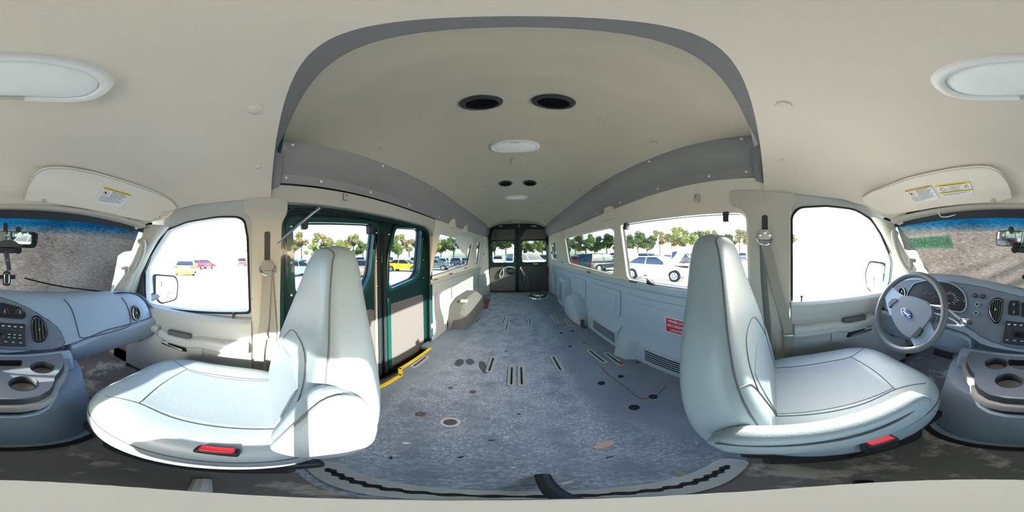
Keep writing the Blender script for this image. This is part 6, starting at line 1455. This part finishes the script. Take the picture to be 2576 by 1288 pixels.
# ================================================================ OUTSIDE
GZ = -0.68
mat('ground', (222, 214, 198), 0.95, var=0.08, vs=0.6)
mat('leaf_green', (96, 106, 58), 0.9, rgb2=(164, 160, 92), vs=0.35, spec=0.1); mat('leaf_olive', (108, 98, 68), 0.9, rgb2=(160, 144, 98), vs=0.4, spec=0.1); mat('leaf_dark', (62, 74, 50), 0.9, rgb2=(112, 122, 72), vs=0.4, spec=0.1)
mat('bark', (66, 58, 50), 0.9, var=0.2)
bm = new(); plate(bm, ell(0, 0, 160, 160, 48), [], lambda x, y: Vector((x, y, GZ)), lambda x, y: Vector((x, y, GZ-0.2)))
struct(obj('ground', bm, 'ground', origin=(0, 0, GZ)), 'bright pale dirt of the car lot outside', 'ground')
rnd = random.Random(11)
def seen(az):
    x = 1302+az/360*2576
    for a, b, t in ((0, 640, 'beyond the passenger door window'), (640, 950, 'beyond the front cargo door window'), (950, 1075, 'beyond the rear cargo door window'), (1075, 1225, 'beyond the rear passenger-side window'), (1225, 1301, 'beyond the left rear door window'), (1301, 1385, 'beyond the right rear door window'), (1385, 1550, 'beyond the farther driver-side window'), (1550, 1890, 'beyond the large driver-side window'), (1890, 2600, 'beyond the driver door window')):
        if a <= x < b: return t
    return 'beyond the windshield'
def tree_proto(m, h, w_, nleaf, seed, sparse=False):
    R_ = random.Random(seed); r = thing('tree', 't', 'tree', (0, 0, 0))
    bm = new(); brs = []
    tube(bm, [(0, 0, 0), (R_.uniform(-.1, .1), 0, h*0.3), (R_.uniform(-.3, .3), R_.uniform(-.3, .3), h*0.7)], [0.22, 0.18, 0.10], 7)
    for k in range(9):
        a = R_.uniform(0, 2*PI); z = h*R_.uniform(0.3, 0.65); e = Vector((math.cos(a)*w_*R_.uniform(.5, .9), math.sin(a)*w_*R_.uniform(.5, .9), z+h*R_.uniform(.12, .3)))
        tube(bm, [(0, 0, z), tuple(e*0.5+Vector((0, 0, z*0.5+h*0.03))), tuple(e)], [0.09, 0.06, 0.03], 5); brs.append(e)
    obj('trunk', bm, 'bark', r)
    bm = new(); cl = []
    for k in range(16 if not sparse else 11):
        a = R_.uniform(0, 2*PI); q = R_.uniform(0, 1)**0.5; z = R_.uniform(0.28 if not sparse else 0.45, 0.95)
        cl.append((Vector((math.cos(a)*q*w_*(1.15-0.6*abs(z-0.5)), math.sin(a)*q*w_*(1.15-0.6*abs(z-0.5)), z*h)), R_.uniform(0.22, 0.42)*w_*(0.8 if sparse else 1.0)))
    for i in range(nleaf):
        c, rr = cl[i % len(cl)]; d = Vector((R_.gauss(0, 1), R_.gauss(0, 1), R_.gauss(0, 0.8))); d.normalize(); p = c+d*rr*R_.uniform(0.55, 1.1)
        n = (d+Vector((R_.uniform(-1, 1), R_.uniform(-1, 1), R_.uniform(-1, 1)))*0.8).normalized(); u, v, n = frame_of(n); s_ = R_.uniform(0.14, 0.34)
        face(bm, [p-u*s_, p-v*s_*0.6, p+u*s_, p+v*s_*0.6])
    me = bpy.data.meshes.new('crown'); bm.to_mesh(me); bm.free(); me.materials.append(M[m]); o = bpy.data.objects.new('crown', me); COL.objects.link(o); o.parent = r
    return r
PT = [tree_proto('leaf_green', 9, 3.4, 5200, 1), tree_proto('leaf_olive', 10, 3.4, 3600, 2, True), tree_proto('leaf_dark', 8.5, 3.8, 5600, 3), tree_proto('leaf_green', 8, 3.6, 4200, 4, True)]
TL_ = ['bushy yellow-green tree in the far line', 'thin olive-brown tree in the far line', 'dense dark green tree in the far line', 'loose light green tree in the far line']
used = [False]*4
i = 0
az = -178.0
while az < 178:
    A_ = az
    step = rnd.uniform(3.0, 4.6)
    az += step
    dist = rnd.uniform(46, 58)
    if 95 < A_ < 178 or A_ < -94: continue          # nothing of the tree line shows there
    k = rnd.choice([0, 1, 2, 3, 1, 2]); a = math.radians(A_); sc_ = rnd.uniform(0.75, 1.0)
    loc = (dist*math.sin(a), dist*math.cos(a), GZ); 
    if not used[k]: o = PT[k]; used[k] = True; o.location = loc
    else: o = clone(PT[k], loc, rnd.uniform(0, 6))
    o.scale = (sc_, sc_, sc_); o['label'] = TL_[k]; o['category'] = 'tree'; o['label'] = TL_[k]+' '+seen(A_); o['group'] = o['label'].replace('tree', 'trees')
# white fence behind the car rows
FN = thing('lot_fence', 'long white fence running behind the parked cars', 'fence', (0, 43, GZ))
bm = new(); tube(bm, [Vector((43*math.sin(math.radians(t)), 43*math.cos(math.radians(t)), GZ+1.5)) for t in range(-100, 90, 4)], 0.30, 6, flat=0.2); obj('rail', bm, 'white', FN)
for k, t in enumerate(range(-98, 90, 6)):
    bm = new(); p = Vector((43*math.sin(math.radians(t)), 43*math.cos(math.radians(t)), GZ)); bb(bm, p.x-0.06, p.x+0.06, p.y-0.06, p.y+0.06, GZ, GZ+1.8); obj('post', bm, 'white', FN)
# ---------------------------------------------------------------- cars
mat('tyre', (28, 28, 30), 0.9, var=0.1); mat('rim', (176, 178, 182), 0.3, 0.8); mat('car_glass', (24, 30, 34), 0.08, spec=0.6); mat('lamp_red', (170, 30, 30), 0.2); mat('lamp_clear', (220, 224, 228), 0.15)
def cmat(n, c): mat('car_'+n, c, 0.22, var=0.01, coat=0.7)
for n, c in (('white', (232, 234, 236)), ('silver', (150, 154, 158)), ('dark', (34, 38, 44)), ('red', (150, 30, 40)), ('orange', (240, 165, 40)), ('brown', (128, 110, 98)), ('blue', (50, 66, 92)), ('gray', (96, 100, 106))): cmat(n, c)
def car(kind, colr, hood=False, trunk=False):
    """local frame: x = length (front at +x), y = width, z up"""
    r = thing('car', 'c', 'car', (0, 0, 0)); m = 'car_'+colr
    L_, Wd, Ht = {'sedan': (4.7, 1.84, 1.44), 'suv': (4.6, 1.86, 1.70), 'pickup': (5.4, 1.95, 1.85), 'hatch': (4.5, 1.76, 1.50), 'van': (5.0, 1.95, 1.9)}[kind]
    h = L_/2
    low = {'sedan': [(-h, .42), (-h, .72), (-h+.12, .95), (-h+.9, 1.02), (-.3, 0.98), (0.9, 0.95), (h-.25, .78), (h, .62), (h, .32)],
           'suv': [(-h, .48), (-h, .9), (-h+.1, 1.08), (-.3, 1.08), (1.1, 1.06), (h-.3, .96), (h, .8), (h, .4)],
           'hatch': [(-h, .45), (-h, .85), (-h+.1, 1.02), (-.3, .98), (1.2, .96), (h-.3, .80), (h, .62), (h, .32)],
           'pickup': [(-h, .6), (-h, 1.15), (-.3, 1.15), (1.2, 1.15), (h-.3, 1.1), (h, 1.0), (h, .5)],
           'van': [(-h, .5), (-h, 1.0), (-h+.1, 1.1), (-.3, 1.1), (1.6, 1.1), (h-.3, .98), (h, .8), (h, .4)]}[kind]
    bot = 0.22 if kind not in ('pickup',) else 0.42
    wr = 0.33 if kind in ('sedan', 'hatch') else 0.37; xf, xr = h-0.92, -h+0.95
    def arch(xc): return [(xc+wr*1.18*math.cos(t), max(bot, wr*0.95+wr*1.18*math.sin(t))) for t in [PI*k/8 for k in range(9)]]
    sil = list(low)+[(h-.1, bot)]+arch(xf)+arch(xr)+[(-h+.1, bot)]
    bm = new(); plate(bm, sil, [], lambda x, z: Vector((x, -Wd/2*(1-0.05*max(0, abs(x)/h-0.7)/0.3), z)), lambda x, z: Vector((x, Wd/2*(1-0.05*max(0, abs(x)/h-0.7)/0.3), z))); obj('body', bm, m, r, bev=0.06, bseg=3)
    b0 = 0.96 if kind in ('sedan', 'hatch') else 1.06 if kind != 'pickup' else 1.13
    cab = {'sedan': ((-1.95, 1.15), (-1.05, 0.30)), 'suv': ((-2.2, 1.2), (-1.9, 0.45)), 'hatch': ((-2.15, 1.3), (-1.55, 0.25)), 'pickup': ((-0.6, 1.3), (-0.5, 0.6)), 'van': ((-2.4, 1.8), (-2.2, 0.9))}[kind]
    (xa, xb), (ta, tb) = cab
    def ringz(x0, x1, w_, z): return [Vector((x0, -w_, z)), Vector((x1-0.15, -w_, z)), Vector((x1, -w_*0.7, z)), Vector((x1, w_*0.7, z)), Vector((x1-0.15, w_, z)), Vector((x0, w_, z))]
    bm = new(); loft(bm, [ringz(xa, xb, Wd/2-0.06, b0-0.04), ringz(lerp(xa, ta, 0.55), lerp(xb, tb, 0.55), Wd/2-0.14, lerp(b0, Ht, 0.6)), ringz(ta, tb, Wd/2-0.24, Ht-0.03)]); obj('windows', bm, 'car_glass', r, bev=0.03)
    bm = new(); loft(bm, [ringz(ta-0.06, tb+0.08, Wd/2-0.22, Ht-0.06), ringz(ta+0.05, tb-0.05, Wd/2-0.30, Ht)]); obj('roof', bm, m, r, bev=0.03)
    for s_ in (-1, 1):
        for xx0, xx1 in ((xa+0.02, ta), ((xa+xb)/2-0.05, (ta+tb)/2-0.05), (xb-0.12, tb)):
            bm = new(); tube(bm, [(xx0, s_*(Wd/2-0.05), b0), (xx1, s_*(Wd/2-0.235), Ht-0.04)], 0.035, 6); obj('pillar', bm, m, r)
        for xx in (xf, xr):
            bm = new(); lathe(bm, [(0, -0.11), (wr*0.62, -0.11), (wr, -0.09), (wr, 0.09), (wr*0.62, 0.11), (0, 0.11)], (xx, s_*(Wd/2-0.12), wr), (0, s_, 0), 24); wh = obj('wheel', bm, 'tyre', r)
            bm = new(); lathe(bm, [(0, 0.118), (wr*0.15, 0.124), (wr*0.6, 0.115), (wr*0.64, 0.126), (wr*0.64, 0.10)], (xx, s_*(Wd/2-0.12), wr), (0, s_, 0), 20); obj('rim', bm, 'rim', wh)
            for k in range(5):
                a = 2*PI*k/5; bm = new(); c = Vector((xx+math.cos(a)*wr*0.36, s_*(Wd/2-0.002), wr+math.sin(a)*wr*0.36)); lathe(bm, [(0, 0), (wr*0.12, 0), (wr*0.10, 0.01), (0, 0.01)], c, (0, s_, 0), 8); obj('rim_hole', bm, 'tyre', wh)
        bm = new(); bb(bm, h-0.35, h-0.02, s_*(Wd/2-0.30), s_*(Wd/2-0.04), 0.62 if kind in ('sedan', 'hatch') else 0.8, 0.74 if kind in ('sedan', 'hatch') else 0.95); obj('headlight', bm, 'lamp_clear', r, bev=0.02)
        bm = new(); bb(bm, -h-0.01, -h+0.22, s_*(Wd/2-0.34), s_*(Wd/2-0.02), 0.78, 0.92); obj('tail_light', bm, 'lamp_red', r, bev=0.02)
        bm = new(); box(bm, (xb-0.25, s_*(Wd/2+0.06), b0+0.06), (0.12, 0.16, 0.12)); obj('mirror', bm, m, r, bev=0.03)
        for xx in (0.95, -0.1, -1.1):
            bm = new(); bb(bm, xx-0.006, xx+0.006, s_*(Wd/2-0.002), s_*(Wd/2+0.004), 0.35, b0-0.05); obj('door_line', bm, 'tyre', r)
    if hood:
        bm = new(); pts = [Vector((1.05, 0, 0.96)), Vector((1.5, 0, 1.55)), Vector((1.75, 0, 2.0))]
        loft(bm, [[p+Vector((0, y, -0.02*abs(y))) for y in (-0.78, -0.4, 0, 0.4, 0.78)]+[p+Vector((0.03, y, -0.05)) for y in (0.78, 0.4, 0, -0.4, -0.78)] for p in pts]); obj('raised_hood', bm, m, r, ang=60, bev=0.02)
        bm = new(); bb(bm, 1.1, 2.2, -0.7, 0.7, 0.80, 0.90); obj('engine_bay', bm, 'tyre', r)
    if trunk:
        bm = new(); pts = [Vector((-1.75, 0, 1.12)), Vector((-2.0, 0, 1.75)), Vector((-2.4, 0, 1.98)), Vector((-2.8, 0, 1.9))]
        loft(bm, [[p+Vector((0, y, 0)) for y in (-0.6, 0, 0.6)]+[p+Vector((0.02, y, -0.06)) for y in (0.6, 0, -0.6)] for p in pts]); obj('raised_trunk_lid', bm, m, r, ang=60, bev=0.02)
    return r
def place(o, px, dist, ang, label, group=None):
    a = math.radians((px-1302)*360/2576); o.location = (dist*math.sin(a), dist*math.cos(a), GZ); o.rotation_euler = (0, 0, math.radians(ang)); o['label'] = label; o['category'] = 'car'
    if group: o['group'] = group
# ang: heading of the car's front, degrees from +X
place(car('sedan', 'white', True, True), 1655, 10.4, -76, 'white sedan with raised hood and open trunk outside the large driver-side window')
place(car('suv', 'dark'), 1512, 15.5, 20, 'dark boxy off-roader outside the driver-side rear window')
place(car('sedan', 'red'), 1458, 21, -10, 'dark red sedan left of the dark off-roader')
place(car('suv', 'blue'), 1490, 24, 10, 'dark blue car behind the red sedan')
place(car('pickup', 'dark'), 1708, 20, -60, 'dark pickup behind the white sedan with the open hood')
place(car('van', 'white'), 1326, 19, 30, 'rounded white van just behind the right rear door window')
place(car('hatch', 'brown'), 905, 15.2, 140, 'brown hatchback outside the front cargo door window')
place(car('suv', 'dark'), 868, 17.5, 130, 'dark grey hatch partly hidden behind the brown hatchback')
place(car('sedan', 'orange'), 1018, 19.5, 15, 'bright orange coupe outside the rear cargo door window')
place(car('sedan', 'silver'), 745, 15, 120, 'silver sedan glimpsed between pillar and passenger seat back')
place(car('sedan', 'gray'), 1092, 21, 10, 'grey sedan at the front edge of the passenger-side window')
place(car('sedan', 'orange'), 470, 17, 200, 'pale yellow car washed out beyond the passenger door window')
place(car('hatch', 'red'), 512, 26, 160, 'reddish car washed out behind the yellow car')
# far rows, copies of eight kinds
protos = [('hatch', 'silver'), ('sedan', 'dark'), ('suv', 'gray'), ('sedan', 'white'), ('suv', 'white'), ('sedan', 'blue'), ('pickup', 'red'), ('van', 'silver')]
PC = [car(*k) for k in protos]; usedc = [False]*len(PC)
names = ['silver hatchback', 'dark sedan', 'grey utility vehicle', 'white sedan', 'white utility vehicle', 'blue sedan', 'red pickup', 'silver van']
pos = []
for row, (dist, a0, a1, st) in enumerate(((38, -97, 88, 3.6), (32, -70, 75, 6.5), (26, -40, 60, 12.0))):
    t = a0
    while t < a1:
        pos.append((t, dist)); t += st*rnd.uniform(0.85, 1.25)
for (t, dist) in pos:
    k = rnd.randrange(len(PC)); a = math.radians(t); loc = Vector((dist*math.sin(a), dist*math.cos(a), GZ)); rz_ = math.radians(90-t+rnd.choice((0, 180))+rnd.uniform(-8, 8))
    if not usedc[k]: o = PC[k]; usedc[k] = True; o.location = loc; o.rotation_euler = (0, 0, rz_)
    else: o = clone(PC[k], loc, rz_)
    o['label'] = '%s in the %s %s' % (names[k], {38: 'farthest parked row', 32: 'middle parked row', 26: 'nearest parked row'}[dist], seen(t)); o['category'] = 'car'; o['group'] = o['label'].replace(names[k], names[k]+'s')
